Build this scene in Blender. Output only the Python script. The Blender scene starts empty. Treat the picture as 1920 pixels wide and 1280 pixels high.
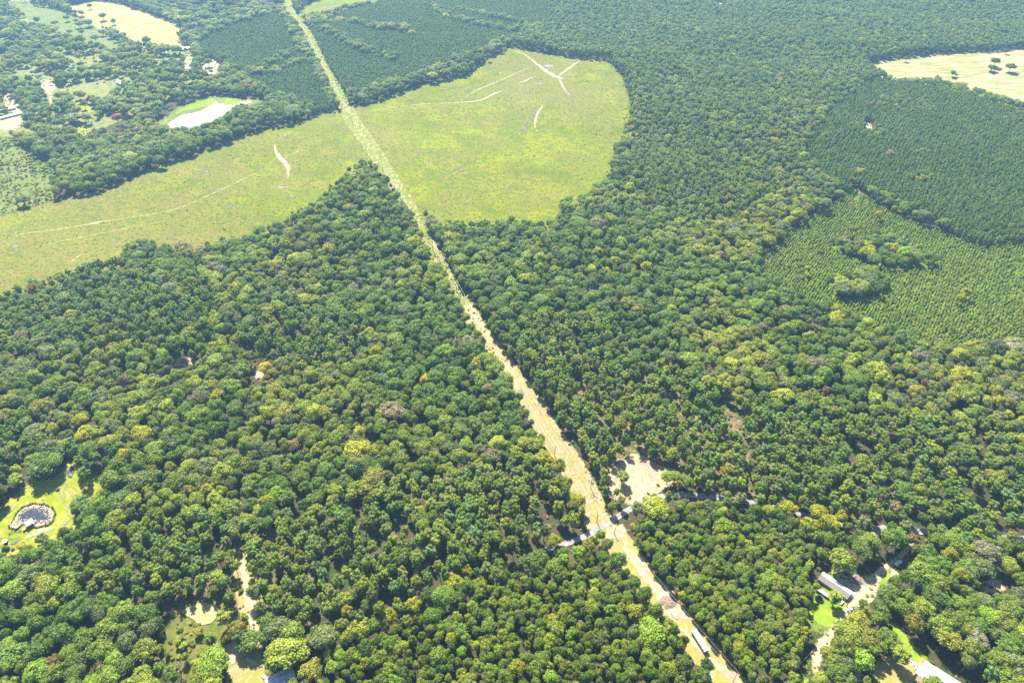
import bpy, bmesh, math, random
import numpy as np
from mathutils import Vector, Matrix, geometry

# ------------------------------------------------------------------ camera, sky, sun, exposure
sc = bpy.context.scene
CAMH, PITCH, F = 430.0, math.radians(40.0), 1280.0        # metres up, degrees down, focal length in photo pixels (1920 wide)
cam_d = bpy.data.cameras.new("camera"); cam = bpy.data.objects.new("camera", cam_d)
sc.collection.objects.link(cam); sc.camera = cam
cam.location = (0, 0, CAMH); cam.rotation_euler = (math.radians(90) - PITCH, 0, 0)
cam_d.sensor_width = 36; cam_d.lens = 36 * F / 1920; cam_d.clip_end = 20000; cam_d.clip_start = 1

SUN_EL = math.radians(50); SUN_AZ = math.radians(-17)      # azimuth from +Y, positive to +X: the sun stands ahead, a little to the left
sun_dir = Vector((math.sin(SUN_AZ) * math.cos(SUN_EL), math.cos(SUN_AZ) * math.cos(SUN_EL), math.sin(SUN_EL)))
w = bpy.data.worlds.new("World"); sc.world = w; w.use_nodes = True
nt = w.node_tree; bg = nt.nodes["Background"]
sky = nt.nodes.new("ShaderNodeTexSky"); sky.sky_type = 'NISHITA'; sky.sun_disc = False
sky.sun_elevation = SUN_EL; sky.sun_rotation = SUN_AZ; sky.altitude = 200; sky.air_density = 1.2; sky.dust_density = 1.5
nt.links.new(sky.outputs[0], bg.inputs[0]); bg.inputs[1].default_value = 0.06
sl = bpy.data.lights.new("sun", 'SUN'); sl.energy = 5.0; sl.angle = math.radians(0.5); sl.color = (1.0, 0.92, 0.74)
so = bpy.data.objects.new("sun", sl); sc.collection.objects.link(so)
so.rotation_euler = sun_dir.to_track_quat('Z', 'Y').to_euler(); so.location = (0, 0, 500)
sc.view_settings.view_transform = 'Standard'; sc.view_settings.look = 'None'; sc.view_settings.gamma = 1
sc.view_settings.exposure = 2.0
sc.cycles.max_bounces = 5; sc.cycles.diffuse_bounces = 3; sc.cycles.transparent_max_bounces = 12; sc.cycles.volume_bounces = 0
sc.cycles.use_adaptive_sampling = False
sc.cycles.use_denoising = False
HAZE = 0.000105

rs = np.random.RandomState(7); random.seed(7)
COL = sc.collection

# ------------------------------------------------------------------ geometry helpers
SP, CP = math.sin(PITCH), math.cos(PITCH)
FLATS = []
def G(x, y, h=0.0):
    """photo pixel -> point on the level h metres above the ground datum"""
    u = (x - 960) / F; v = (y - 640) / F
    t = (CAMH - h) / (SP + v * CP)
    return (u * t, (CP - v * SP) * t)
def PX(X, Y, Z=0.0):
    zc = Y * CP + (CAMH - Z) * SP; yc = -Y * SP + (CAMH - Z) * CP
    return 960 + F * X / zc, 640 + F * yc / zc
def relief(X, Y):
    return (2.2 * np.sin(X / 63 + 1.3) * np.cos(Y / 81 + .4) + 2.6 * np.sin(X / 141 + Y / 97) + 1.2 * np.sin(Y / 37 + X / 120 + 2))
def H(X, Y):
    X = np.asarray(X, float); Y = np.asarray(Y, float)
    h = relief(X, Y)
    for (cx, cy, r, h0) in FLATS:
        d = np.hypot(X - cx, Y - cy); k = np.clip((d - r) / (r * .8 + 14), 0, 1); k = k * k * (3 - 2 * k)
        h = h0 + (h - h0) * k
    return h
def flat(px, py, r):
    X, Y = G(px, py); FLATS.append((X, Y, r, float(relief(X, Y))))
for a in ((62, 968, 26), (137, 887, 10), (378, 222, 55), (382, 1150, 20), (1566, 1104, 14), (1763, 1262, 16), (1311, 1203, 10),
          (527, 1275, 10), (17, 210, 16), (350, 91, 12), (225, 154, 10), (12, 1017, 3), (1685, 1056, 5)):
    flat(*a)
def P3(x, y, h=0.0):
    """photo pixel -> point on the real ground (h above it)"""
    X, Y = G(x, y)
    for _ in range(3):
        X, Y = G(x, y, float(H(X, Y)) + h)
    return Vector((X, Y, float(H(X, Y)) + h))
RAW = {}
def pts(l, dflt=0.0):
    r = [G(*(p if len(p) == 3 else (p[0], p[1], dflt))) for p in l]; RAW[id(r)] = (l, r); return r

_ns = np.random.RandomState(3).rand(256, 256)
def vnoise(X, Y, s, seed=0):
    x = np.asarray(X, float) / s + seed * 17.3 + 1000; y = np.asarray(Y, float) / s + seed * 7.7 + 1000
    xi = np.floor(x).astype(int); yi = np.floor(y).astype(int); fx = x - xi; fy = y - yi
    fx = fx * fx * (3 - 2 * fx); fy = fy * fy * (3 - 2 * fy)
    g = lambda a, b: _ns[a % 256, b % 256]
    return (g(xi, yi) * (1 - fx) * (1 - fy) + g(xi + 1, yi) * fx * (1 - fy) + g(xi, yi + 1) * (1 - fx) * fy + g(xi + 1, yi + 1) * fx * fy)
def inpoly(X, Y, poly):
    X = np.asarray(X, float); Y = np.asarray(Y, float); r = np.zeros(X.shape, bool)
    n = len(poly)
    for i in range(n):
        x1, y1 = poly[i]; x2, y2 = poly[(i + 1) % n]
        if y1 == y2: continue
        c = ((y1 > Y) != (y2 > Y)) & (X < (x2 - x1) * (Y - y1) / (y2 - y1) + x1)
        r ^= c
    return r
def segdist(X, Y, line, closed=False):
    X = np.asarray(X, float); Y = np.asarray(Y, float); d = np.full(X.shape, 1e9)
    n = len(line)
    for i in range(n if closed else n - 1):
        x1, y1 = line[i]; x2, y2 = line[(i + 1) % n]; L = (x2 - x1) ** 2 + (y2 - y1) ** 2 + 1e-9
        t = np.clip(((X - x1) * (x2 - x1) + (Y - y1) * (y2 - y1)) / L, 0, 1)
        d = np.minimum(d, np.hypot(X - x1 - t * (x2 - x1), Y - y1 - t * (y2 - y1)))
    return d

def mesh(name, verts, faces, mats=(), midx=None, smooth=False):
    me = bpy.data.meshes.new(name); me.from_pydata([tuple(v) for v in verts], [], [tuple(int(i) for i in f) for f in faces])
    for m in mats: me.materials.append(m)
    if midx is not None: me.polygons.foreach_set("material_index", np.asarray(midx, dtype=np.int32))
    if smooth: me.polygons.foreach_set("use_smooth", np.ones(len(me.polygons), bool))
    me.update(); return me
def link(name, me, parent=None, loc=None, rz=None):
    o = bpy.data.objects.new(name, me); COL.objects.link(o)
    if parent: o.parent = parent
    if loc is not None: o.location = loc
    if rz is not None: o.rotation_euler = (0, 0, rz)
    return o
def tag(o, label=None, cat=None, group=None, kind=None):
    for k, v in (("label", label), ("category", cat), ("group", group), ("kind", kind)):
        if v: o[k] = v
    return o
def empty(name, label, cat, loc, rz=0, group=None):
    return tag(link(name, None, None, loc, rz), label, cat, group)

class MB:
    """collects shapes of one mesh"""
    def __init__(s): s.v = []; s.f = []; s.m = []
    def add(s, v, f, m=0):
        k = len(s.v); s.v += [tuple(p) for p in v]; s.f += [tuple(i + k for i in q) for q in f]; s.m += [m] * len(f); return s
    def box(s, c, d, rz=0, m=0, bev=0):
        x, y, z = (a / 2 for a in d); cs, sn = math.cos(rz), math.sin(rz)
        V = [(c[0] + a * x * cs - b * y * sn, c[1] + a * x * sn + b * y * cs, c[2] + e * z) for e in (-1, 1) for a, b in ((-1, -1), (1, -1), (1, 1), (-1, 1))]
        return s.add(V, [(3, 2, 1, 0), (4, 5, 6, 7), (0, 1, 5, 4), (1, 2, 6, 5), (2, 3, 7, 6), (3, 0, 4, 7)], m)
    def tube(s, p, q, r0, r1=None, n=8, m=0):
        r1 = r0 if r1 is None else r1; p = Vector(p); q = Vector(q); d = (q - p).normalized()
        a = d.orthogonal().normalized(); b = d.cross(a); V = []
        for c, r in ((p, r0), (q, r1)):
            V += [c + (a * math.cos(t) + b * math.sin(t)) * r for t in (2 * math.pi * i / n for i in range(n))]
        return s.add(V, [(i, (i + 1) % n, n + (i + 1) % n, n + i) for i in range(n)] + [tuple(range(n))[::-1], tuple(range(n, 2 * n))], m)
    def gable(s, c, L, Wd, z0, rise, over=0.3, th=0.12, m=0):
        """gable roof, ridge along x"""
        cx, cy = c; a = L / 2 + over; b = Wd / 2 + over; dz = -rise * over / (Wd / 2)
        for sg in (-1, 1):
            V = [(cx - a, cy + sg * b, z0 + dz), (cx + a, cy + sg * b, z0 + dz), (cx + a, cy, z0 + rise), (cx - a, cy, z0 + rise)]
            V += [(x, y, z + th) for x, y, z in V]
            F = [(0, 1, 2, 3), (4, 7, 6, 5), (0, 4, 5, 1), (1, 5, 6, 2), (2, 6, 7, 3), (3, 7, 4, 0)]
            s.add(V, F if sg < 0 else [q[::-1] for q in F], m)
        return s
    def build(s, name, mats, parent=None, smooth=False, **k):
        return link(name, mesh(name, s.v, s.f, mats if isinstance(mats, (list, tuple)) else [mats], s.m, smooth), parent, **k)

# ------------------------------------------------------------------ materials
def N(nt, t, **k):
    n = nt.nodes.new(t)
    for a, v in k.items(): setattr(n, a, v)
    return n
def plain(name, col, rough=.7, metal=0.0, spec=.3, nscale=0, namp=.25, col2=None, stretch=None):
    m = bpy.data.materials.new(name); m.use_nodes = True; nt = m.node_tree; b = nt.nodes["Principled BSDF"]
    b.inputs["Base Color"].default_value = (*col, 1); b.inputs["Roughness"].default_value = rough; b.inputs["Metallic"].default_value = metal
    b.inputs["Specular IOR Level"].default_value = spec
    if nscale:
        tc = N(nt, "ShaderNodeTexCoord"); mp = N(nt, "ShaderNodeMapping"); no = N(nt, "ShaderNodeTexNoise"); cr = N(nt, "ShaderNodeMix", data_type='RGBA')
        if stretch: mp.inputs["Scale"].default_value = stretch
        no.inputs["Scale"].default_value = nscale; no.inputs["Detail"].default_value = 4; no.inputs["Roughness"].default_value = .65
        nt.links.new(tc.outputs["Object"], mp.inputs[0]); nt.links.new(mp.outputs[0], no.inputs[0])
        r = N(nt, "ShaderNodeMapRange"); r.inputs[1].default_value = .35; r.inputs[2].default_value = .65
        nt.links.new(no.outputs[0], r.inputs[0]); nt.links.new(r.outputs[0], cr.inputs[0])
        c2 = col2 or tuple(c * (1 - namp) for c in col)
        cr.inputs[6].default_value = (*col, 1); cr.inputs[7].default_value = (*c2, 1)
        nt.links.new(cr.outputs[2], b.inputs["Base Color"])
    return m

def leafmat(name, trans=.35, var=.25):
    m = bpy.data.materials.new(name); m.use_nodes = True; nt = m.node_tree; nt.nodes.remove(nt.nodes["Principled BSDF"])
    out = nt.nodes["Material Output"]
    at = N(nt, "ShaderNodeAttribute", attribute_type='INSTANCER', attribute_name="tint")
    ge = N(nt, "ShaderNodeTexCoord"); no = N(nt, "ShaderNodeTexNoise"); no.inputs["Scale"].default_value = 2.2; no.inputs["Detail"].default_value = 2
    nt.links.new(ge.outputs["Object"], no.inputs[0])
    r = N(nt, "ShaderNodeMapRange"); r.inputs[1].default_value = .3; r.inputs[2].default_value = .7; r.inputs[3].default_value = 1 - var; r.inputs[4].default_value = 1 + var
    nt.links.new(no.outputs[0], r.inputs[0])
    vm = N(nt, "ShaderNodeVectorMath", operation='SCALE'); nt.links.new(at.outputs["Color"], vm.inputs[0]); nt.links.new(r.outputs[0], vm.inputs["Scale"])
    p = N(nt, "ShaderNodeBsdfPrincipled"); p.inputs["Roughness"].default_value = .55; p.inputs["Specular IOR Level"].default_value = .25
    nt.links.new(vm.outputs[0], p.inputs["Base Color"])
    tr = N(nt, "ShaderNodeBsdfTranslucent"); vm2 = N(nt, "ShaderNodeVectorMath", operation='MULTIPLY'); vm2.inputs[1].default_value = (1.25, 1.3, .55)
    nt.links.new(vm.outputs[0], vm2.inputs[0]); nt.links.new(vm2.outputs[0], tr.inputs[0])
    mx = N(nt, "ShaderNodeMixShader"); mx.inputs[0].default_value = trans
    nt.links.new(p.outputs[0], mx.inputs[1]); nt.links.new(tr.outputs[0], mx.inputs[2]); nt.links.new(mx.outputs[0], out.inputs[0])
    return m
LEAF = leafmat("foliage", trans=.4); NEEDLE = leafmat("pine_needles", trans=.35, var=.35)
BARK = plain("bark", (.16, .12, .09), .9, nscale=3); PBARK = plain("pine_bark", (.24, .15, .11), .9, nscale=3)
DEADW = plain("dead_wood", (.21, .18, .155), .9, nscale=3)

GK = .50
def soilmat(name, layers, edge=None, rough=.95, bump=0.0, rot=0.0, dry=None):
    """layers: first colour, then (colour, scale, low, high, stretch) mixed over it by noise; edge=(width m, noise m): ragged border"""
    m = bpy.data.materials.new(name); m.use_nodes = True; nt = m.node_tree; b = nt.nodes["Principled BSDF"]
    b.inputs["Roughness"].default_value = rough; b.inputs["Specular IOR Level"].default_value = .1
    g = N(nt, "ShaderNodeNewGeometry"); cur = None; sc3 = lambda c: tuple(v * GK for v in c)
    layers = [sc3(layers[0])] + [(sc3(L[0]), *L[1:]) for L in layers[1:]]
    for i, L in enumerate(layers):
        if i == 0: cur = L; continue
        if i == 4 and dry:      # thin, dry ground where the vertex attribute says so
            da = N(nt, "ShaderNodeAttribute", attribute_name="dry"); x = N(nt, "ShaderNodeMix", data_type='RGBA'); nt.links.new(da.outputs["Fac"], x.inputs[0]); nt.links.new(cur, x.inputs[6]); x.inputs[7].default_value = (*sc3(dry), 1); cur = x.outputs[2]
        col, s, lo, hi = L[:4]; st = L[4] if len(L) > 4 else None
        mp = N(nt, "ShaderNodeMapping"); mp.inputs["Location"].default_value = (i * 37.7, i * 11.3, 0)
        mp.inputs["Rotation"].default_value = (0, 0, rot)
        if st: mp.inputs["Scale"].default_value = (st[0], st[1], 1)
        no = N(nt, "ShaderNodeTexNoise"); no.inputs["Scale"].default_value = 1 / s; no.inputs["Detail"].default_value = 5; no.inputs["Roughness"].default_value = .62
        nt.links.new(g.outputs["Position"], mp.inputs[0]); nt.links.new(mp.outputs[0], no.inputs[0])
        r = N(nt, "ShaderNodeMapRange", interpolation_type='SMOOTHSTEP'); r.inputs[1].default_value = lo; r.inputs[2].default_value = hi
        nt.links.new(no.outputs[0], r.inputs[0])
        x = N(nt, "ShaderNodeMix", data_type='RGBA'); nt.links.new(r.outputs[0], x.inputs[0])
        if isinstance(cur, tuple): x.inputs[6].default_value = (*cur, 1)
        else: nt.links.new(cur, x.inputs[6])
        x.inputs[7].default_value = (*col, 1); cur = x.outputs[2]
    if isinstance(cur, tuple): b.inputs["Base Color"].default_value = (*cur, 1)
    else: nt.links.new(cur, b.inputs["Base Color"])
    if bump:
        no = N(nt, "ShaderNodeTexNoise"); no.inputs["Scale"].default_value = .7; no.inputs["Detail"].default_value = 4; nt.links.new(g.outputs["Position"], no.inputs[0])
        bp = N(nt, "ShaderNodeBump"); bp.inputs["Distance"].default_value = bump; bp.inputs["Strength"].default_value = 1
        nt.links.new(no.outputs[0], bp.inputs["Height"]); nt.links.new(bp.outputs[0], b.inputs["Normal"])
    if edge:
        at = N(nt, "ShaderNodeAttribute", attribute_name="edge"); no = N(nt, "ShaderNodeTexNoise"); no.inputs["Scale"].default_value = 1 / max(edge[1] * 1.6, .5); no.inputs["Detail"].default_value = 5
        no.inputs["Roughness"].default_value = .7
        nt.links.new(g.outputs["Position"], no.inputs[0])
        a = N(nt, "ShaderNodeMath", operation='MULTIPLY_ADD'); a.inputs[1].default_value = -4.0 * edge[1]; nt.links.new(no.outputs[0], a.inputs[0]); nt.links.new(at.outputs["Fac"], a.inputs[2])
        r = N(nt, "ShaderNodeMapRange"); r.inputs[1].default_value = -edge[1] * 1.6 - edge[0] * .5; r.inputs[2].default_value = -edge[1] * 1.6 + edge[0] * .5
        nt.links.new(a.outputs[0], r.inputs[0])
        t = N(nt, "ShaderNodeBsdfTransparent"); mx = N(nt, "ShaderNodeMixShader")
        nt.links.new(r.outputs[0], mx.inputs[0]); nt.links.new(t.outputs[0], mx.inputs[1]); nt.links.new(b.outputs[0], mx.inputs[2])
        nt.links.new(mx.outputs[0], nt.nodes["Material Output"].inputs[0])
    return m

M_floor = soilmat("forest_floor", [(.10, .075, .05), (.055, .085, .025, ), ][:1] + [((.055, .09, .022), 9, .42, .6), ((.17, .12, .085), 4, .52, .66)])
M_clear = soilmat("rough_grass", [(.235, .27, .006), ((.31, .34, .005), 70, .44, .58), ((.17, .235, .008), 38, .50, .62), ((.26, .20, .05), 22, .52, .64, (1, 2.4)),
                  ((.14, .22, .012), 5.0, .50, .62), ((.40, .31, .15), 8, .61, .70, (1, 2.6)), ((.08, .12, .012), 2.4, .52, .64)], edge=(1.5, 2.2), bump=1.0, rot=.35, dry=(.29, .24, .08))
M_scrub = soilmat("scrub_grass", [(.20, .27, .055), ((.28, .27, .11), 25, .46, .64), ((.09, .15, .03), 6, .48, .66), ((.07, .12, .03), 2, .55, .7)], edge=(2, 3), bump=.5)
M_corr = soilmat("cut_grass", [(.28, .28, .07), ((.19, .26, .03), 14, .42, .56), ((.56, .46, .30), 8, .5, .68, (2.2, .8)), ((.22, .26, .07), 2.2, .56, .7)], edge=(1.2, 1.6), bump=.3, rot=-.45)
M_corrd = soilmat("dry_strip", [(.52, .40, .24), ((.40, .35, .13), 9, .44, .56), ((.66, .55, .40), 4, .5, .68, (2.2, .8)), ((.28, .24, .10), 2.0, .54, .64)], edge=(1.2, 1.8), bump=.5, rot=-.45)
M_park = soilmat("park_grass", [(.26, .30, .09), ((.36, .31, .16), 16, .48, .6), ((.16, .24, .06), 10, .48, .6)], edge=(4, 6))
M_pgr = soilmat("plantation_ground", [(.15, .24, .02), ((.20, .26, .04), 12, .46, .6), ((.09, .14, .02), 3, .48, .6)], edge=(4, 6))
M_field = soilmat("hay_field", [(.46, .39, .20), ((.31, .34, .10), 40, .46, .56, (.5, 2.2)), ((.62, .52, .34), 22, .5, .60, (.45, 3.2)), ((.34, .38, .13), 9, .58, .72, (.5, 2.4))], edge=(3, 3), rot=-.25)
M_fieldt = soilmat("gold_field", [(.40, .33, .14), ((.36, .35, .12), 45, .42, .6, (.5, 2)), ((.52, .41, .22), 20, .5, .66)], edge=(4, 4), rot=.2)
M_fieldb = soilmat("stubble_field", [(.50, .36, .24), ((.40, .30, .19), 20, .42, .6, (.5, 3))], edge=(3, 3), rot=-.25)
M_lawn = soilmat("lawn_grass", [(.30, .37, .015), ((.42, .41, .08), 12, .44, .58), ((.55, .50, .24), 5, .58, .68), ((.17, .27, .03), 3, .58, .7)], edge=(.8, 1.6), bump=.1)
M_lawn2 = soilmat("yard_grass", [(.23, .37, .025), ((.34, .42, .05), 8, .46, .62), ((.50, .44, .2), 4, .62, .72)], edge=(.8, 1.4), bump=.1)
M_dryg = soilmat("dry_grass", [(.42, .35, .14), ((.34, .36, .07), 9, .44, .6), ((.56, .46, .28), 5, .54, .68)], edge=(.8, 1.4), bump=.1)
M_sand = soilmat("sandy_soil", [(.60, .49, .36), ((.48, .37, .25), 6, .44, .6), ((.74, .65, .53), 3, .52, .66)], edge=(.8, 1.3))
M_sandp = soilmat("pink_soil", [(.60, .45, .32), ((.50, .34, .24), 5, .44, .6), ((.48, .42, .2), 7, .56, .7), ((.7, .56, .42), 2, .56, .68)], edge=(1, 2.2))
M_track = soilmat("track_sand", [(.60, .50, .36), ((.50, .44, .24), 5, .46, .62)], edge=(1.4, 2.4))
M_track2 = soilmat("faint_track", [(.42, .40, .18), ((.40, .42, .13), 6, .44, .6)], edge=(2.5, 2.6))
M_rut = soilmat("green_rut", [(.36, .36, .13), ((.50, .42, .24), 6, .45, .58)], edge=(.6, .8))
M_arc = soilmat("mown_stripe", [(.42, .42, .12), ((.34, .38, .06), 4, .45, .58)], edge=(.6, .7))
M_drag = soilmat("dark_brush_line", [(.15, .17, .08), ((.22, .24, .08), 5, .44, .6)], edge=(1.2, 1.8))
M_litter = soilmat("pine_litter", [(.30, .20, .12), ((.20, .15, .08), 7, .42, .58), ((.10, .13, .03), 9, .44, .56), ((.50, .36, .25), 3, .56, .7)], edge=(3, 5))
M_road = soilmat("road_gravel", [(.34, .335, .33), ((.50, .48, .45), 3, .45, .6), ((.33, .33, .34), 12, .5, .65)], edge=(.3, .3))
M_mud = soilmat("pond_margin", [(.50, .46, .41), ((.5, .46, .36), 5, .45, .6)], edge=(1, 1.4))
M_bright = soilmat("marsh_grass", [(.22, .33, .02), ((.31, .40, .03), 6, .45, .6), ((.14, .22, .02), 2.5, .56, .7)], edge=(1, 2), bump=.4)
M_orng = soilmat("scrub_ground", [(.20, .20, .05), ((.13, .17, .03), 5, .45, .6), ((.34, .28, .12), 3, .56, .7)], edge=(1, 2))

# ------------------------------------------------------------------ ground sheets
def ground_grid():
    xs = np.concatenate([np.linspace(-4200, -1560, 23)[:-1], np.arange(-1560, -456, 8.0), np.arange(-456, 457, 4.0), np.arange(464, 1561, 8.0), np.linspace(1568, 4200, 23)[1:]])
    ys = np.concatenate([np.linspace(-1200, 100, 14)[:-1], np.arange(100, 520, 4.0), np.arange(520, 2181, 8.0), np.linspace(2180, 6500, 36)[1:]])
    XX, YY = np.meshgrid(xs, ys); Z = H(XX, YY); nx, ny = len(xs), len(ys)
    V = np.stack([XX.ravel(), YY.ravel(), Z.ravel()], 1)
    i = np.arange(nx * ny).reshape(ny, nx)
    Fc = np.stack([i[:-1, :-1].ravel(), i[:-1, 1:].ravel(), i[1:, 1:].ravel(), i[1:, :-1].ravel()], 1)
    me = bpy.data.meshes.new("ground"); me.vertices.add(len(V)); me.vertices.foreach_set("co", V.ravel())
    me.loops.add(Fc.size); me.loops.foreach_set("vertex_index", Fc.ravel().astype(np.int32))
    me.polygons.add(len(Fc)); me.polygons.foreach_set("loop_start", (np.arange(len(Fc)) * 4).astype(np.int32))
    me.materials.append(M_floor); me.update(); me.validate()
    o = link("ground", me); tag(o, kind="structure")
ground_grid()

def sheet(name, poly, mat, lift, kind="structure", step=5.0, label=None, water=None, rag=1.5):
    """tessellated sheet laid on the terrain; 'edge' = metres in from its border"""
    out = []
    n = len(poly)
    for i in range(n):
        a = Vector(poly[i]); b = Vector(poly[(i + 1) % n]); L = (b - a).length; k = max(1, int(L / step))
        for j in range(k):
            p = a.lerp(b, j / k)
            nn = vnoise(p.x, p.y, 9, 5) - .5, vnoise(p.x, p.y, 9, 6) - .5
            out.append(Vector((p.x + nn[0] * rag * 2, p.y + nn[1] * rag * 2)))
    bx = [min(p.x for p in out), max(p.x for p in out), min(p.y for p in out), max(p.y for p in out)]
    gx, gy = np.meshgrid(np.arange(bx[0], bx[1], step), np.arange(bx[2], bx[3], step))
    gx = gx.ravel() + rs.uniform(-.2, .2, gx.size) * step; gy = gy.ravel() + rs.uniform(-.2, .2, gy.size) * step
    pl = [(p.x, p.y) for p in out]
    keep = inpoly(gx, gy, pl); gx = gx[keep]; gy = gy[keep]
    d = segdist(gx, gy, pl, True); k2 = d > step * .45; gx = gx[k2]; gy = gy[k2]; d = d[k2]
    cos = out + [Vector((float(x), float(y))) for x, y in zip(gx, gy)]
    vo, ed, fa, *_ = geometry.delaunay_2d_cdt(cos, [], [list(range(len(out)))], 1, 1e-4)
    A = np.array([(v.x, v.y) for v in vo]); Z = H(A[:, 0], A[:, 1]) + lift if water is None else np.full(len(A), water)
    e = segdist(A[:, 0], A[:, 1], pl, True)
    me = mesh(name, np.column_stack([A, Z]), fa, [mat])
    at = me.attributes.new("edge", 'FLOAT', 'POINT'); at.data.foreach_set("value", e.astype(np.float32))
    if name == "clearing":
        px_, py_ = PX(A[:, 0], A[:, 1]); dv = np.clip((640 - px_) / 260, 0, 1) * .55 + .6 * np.exp(-((px_ - 1040) / 110) ** 2 - ((py_ - 160) / 55) ** 2) + .4 * np.exp(-((px_ - 690) / 60) ** 2 - ((py_ - 270) / 60) ** 2) + (vnoise(A[:, 0], A[:, 1], 45, 9) - .5) * .9
        at = me.attributes.new("dry", 'FLOAT', 'POINT'); at.data.foreach_set("value", np.clip(dv, 0, .85).astype(np.float32))
    o = link(name, me); tag(o, label, kind=kind); return o
def ribbon(name, line, width, mat, lift, kind="structure", label=None, px=True, step=3.0):
    """strip along photo-pixel points; width a number or one per point (metres)"""
    P = [Vector(G(*p)) if px else Vector(p) for p in line]
    wd = list(width) if isinstance(width, (list, tuple)) else [width] * len(P)
    if 'track' in name or 'patch' in name: wd[0] *= .3; wd[-1] *= .3
    C = []; Wd = []
    n = len(P)
    for i in range(n - 1):
        p0, p1, p2, p3 = P[max(i - 1, 0)], P[i], P[i + 1], P[min(i + 2, n - 1)]
        k = max(2, int((p2 - p1).length / step))
        for j in range(k):
            t = j / k
            C.append(.5 * ((2 * p1) + (p2 - p0) * t + (2 * p0 - 5 * p1 + 4 * p2 - p3) * t * t + (3 * p1 - p0 - 3 * p2 + p3) * t ** 3)); Wd.append(wd[i] * (1 - t) + wd[i + 1] * t)
    C.append(P[-1]); Wd.append(wd[-1])
    V = []; E = []; K = 6
    for i, c in enumerate(C):
        d = (C[min(i + 1, len(C) - 1)] - C[max(i - 1, 0)]).normalized(); nrm = Vector((-d.y, d.x)); hw = Wd[i] / 2
        for j in range(K + 1):
            s = j / K * 2 - 1; q = c + nrm * s * hw
            V.append((q.x, q.y, float(H(q.x, q.y)) + lift)); E.append(min(hw * (1 - abs(s)), i * step + 0, (len(C) - 1 - i) * step))
    Fc = [(i * (K + 1) + j, i * (K + 1) + j + 1, (i + 1) * (K + 1) + j + 1, (i + 1) * (K + 1) + j) for i in range(len(C) - 1) for j in range(K)]
    me = mesh(name, V, Fc, [mat]); at = me.attributes.new("edge", 'FLOAT', 'POINT'); at.data.foreach_set("value", np.array(E, np.float32))
    o = link(name, me); tag(o, label, kind=kind); return o, [(c.x, c.y) for c in C]

HC = 15.0   # canopy height used where a clearing's near border is seen over tree tops
clear_main = pts([(935, 104), (962, 92), (1060, 110), (1140, 118), (1168, 150), (1180, 190), (1183, 220), (1168, 255), (1152, 285), (1146, 335), (1100, 358, 12), (1055, 372, HC), (1046, 392, HC), (1042, 414, HC),
                  (960, 405, HC), (900, 413, HC), (855, 413, HC), (812, 408, HC), (790, 405, 6), (765, 400, 8), (735, 350, 12), (705, 312, HC), (690, 296, HC), (650, 318, HC), (600, 368, HC), (545, 400, HC),
                  (490, 420, HC), (400, 442, HC), (345, 450, HC), (250, 436, HC), (215, 478, HC), (100, 515, HC), (0, 545, HC), (-130, 575, HC), (-130, 432), (0, 404), (60, 388), (100, 374), (190, 357), (240, 337), (300, 307), (370, 287), (420, 272),
                  (480, 252), (560, 237), (605, 214), (640, 205), (665, 197), (720, 184), (780, 164), (832, 152), (885, 136), (900, 118)])
scrub_left = pts([(-130, 262), (0, 252), (60, 275, 8), (100, 310), (112, 340), (105, 372), (60, 388), (0, 404), (-130, 430)])
corr_c = [(541, -40, 26), (542, 20, 26), (574, 62, 22), (597, 103, 20), (622, 150, 20), (651, 205, 24), (664, 232, 26), (705, 290, 22), (741, 348, 20), (776, 402, 17), (806, 462, 17), (842, 522, 16), (872, 568, 18), (893, 605, 18), (921, 648, 18),
          (947, 684, 19), (978, 728, 18), (1003, 765, 20), (1025, 805, 21), (1060, 852, 21), (1091, 905, 22), (1114, 952, 23), (1128, 985, 22), (1150, 1004, 19), (1180, 1040, 15), (1209, 1082, 15), (1238, 1122, 18), (1270, 1160, 17), (1302, 1200, 15), (1337, 1243, 16), (1372, 1290, 16), (1420, 1345, 16)]
corr_c = [(x, y, w_ * (.78 if 380 < y < 700 else .88 if y < 1000 else 1)) for x, y, w_ in corr_c]
corr_line = [G(x, y) for x, y, _ in corr_c]
field_r = pts([(1608, 122), (1700, 108), (1760, 105), (1830, 99), (1870, 97), (1990, 118), (1990, 215, 12), (1920, 193, 12), (1860, 172, 12), (1820, 164, 12), (1760, 142, 12), (1680, 147, 12), (1665, 138, 12), (1650, 128, 12)])
field_br = pts([(1850, 99), (1880, 93), (1920, 88), (1990, 86), (1990, 112), (1910, 107)])
field_gold = pts([(120, 12), (180, 0), (230, 6), (320, 35, 4), (346, 52), (340, 72), (290, 90, 4), (245, 86, 6), (232, 66, 8), (180, 52), (150, 34)])
field_pasture = pts([(20, 0), (110, 18), (165, 40), (235, 85), (225, 100, 8), (170, 92), (120, 70), (60, 40), (20, 20)])
field_top = pts([(548, 42), (560, 28), (572, 14), (600, 2), (640, -25), (745, -25), (700, 6, 8), (660, 12, 8), (600, 26, 10), (568, 34, 8)])
pond_clear = pts([(-25, 1000), (10, 945), (52, 912), (60, 900), (58, 872), (66, 860), (72, 905), (108, 898), (126, 874), (150, 866), (166, 900), (203, 888), (200, 915), (178, 936), (142, 930), (140, 958), (165, 996, 10), (120, 1002, 8), (80, 1018, 8), (50, 1030, 6), (0, 1038, 6), (-25, 1040)])
sand_clear = pts([(1142, 872), (1152, 858), (1185, 846), (1210, 850), (1240, 868), (1285, 876), (1285, 892, 6), (1240, 908, 10), (1205, 928, 12), (1165, 918, 12), (1140, 912, 8)])
dirt_yard = pts([(455, 1218), (492, 1212), (502, 1240), (500, 1268), (545, 1300), (420, 1310), (428, 1252), (432, 1230)])
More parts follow.
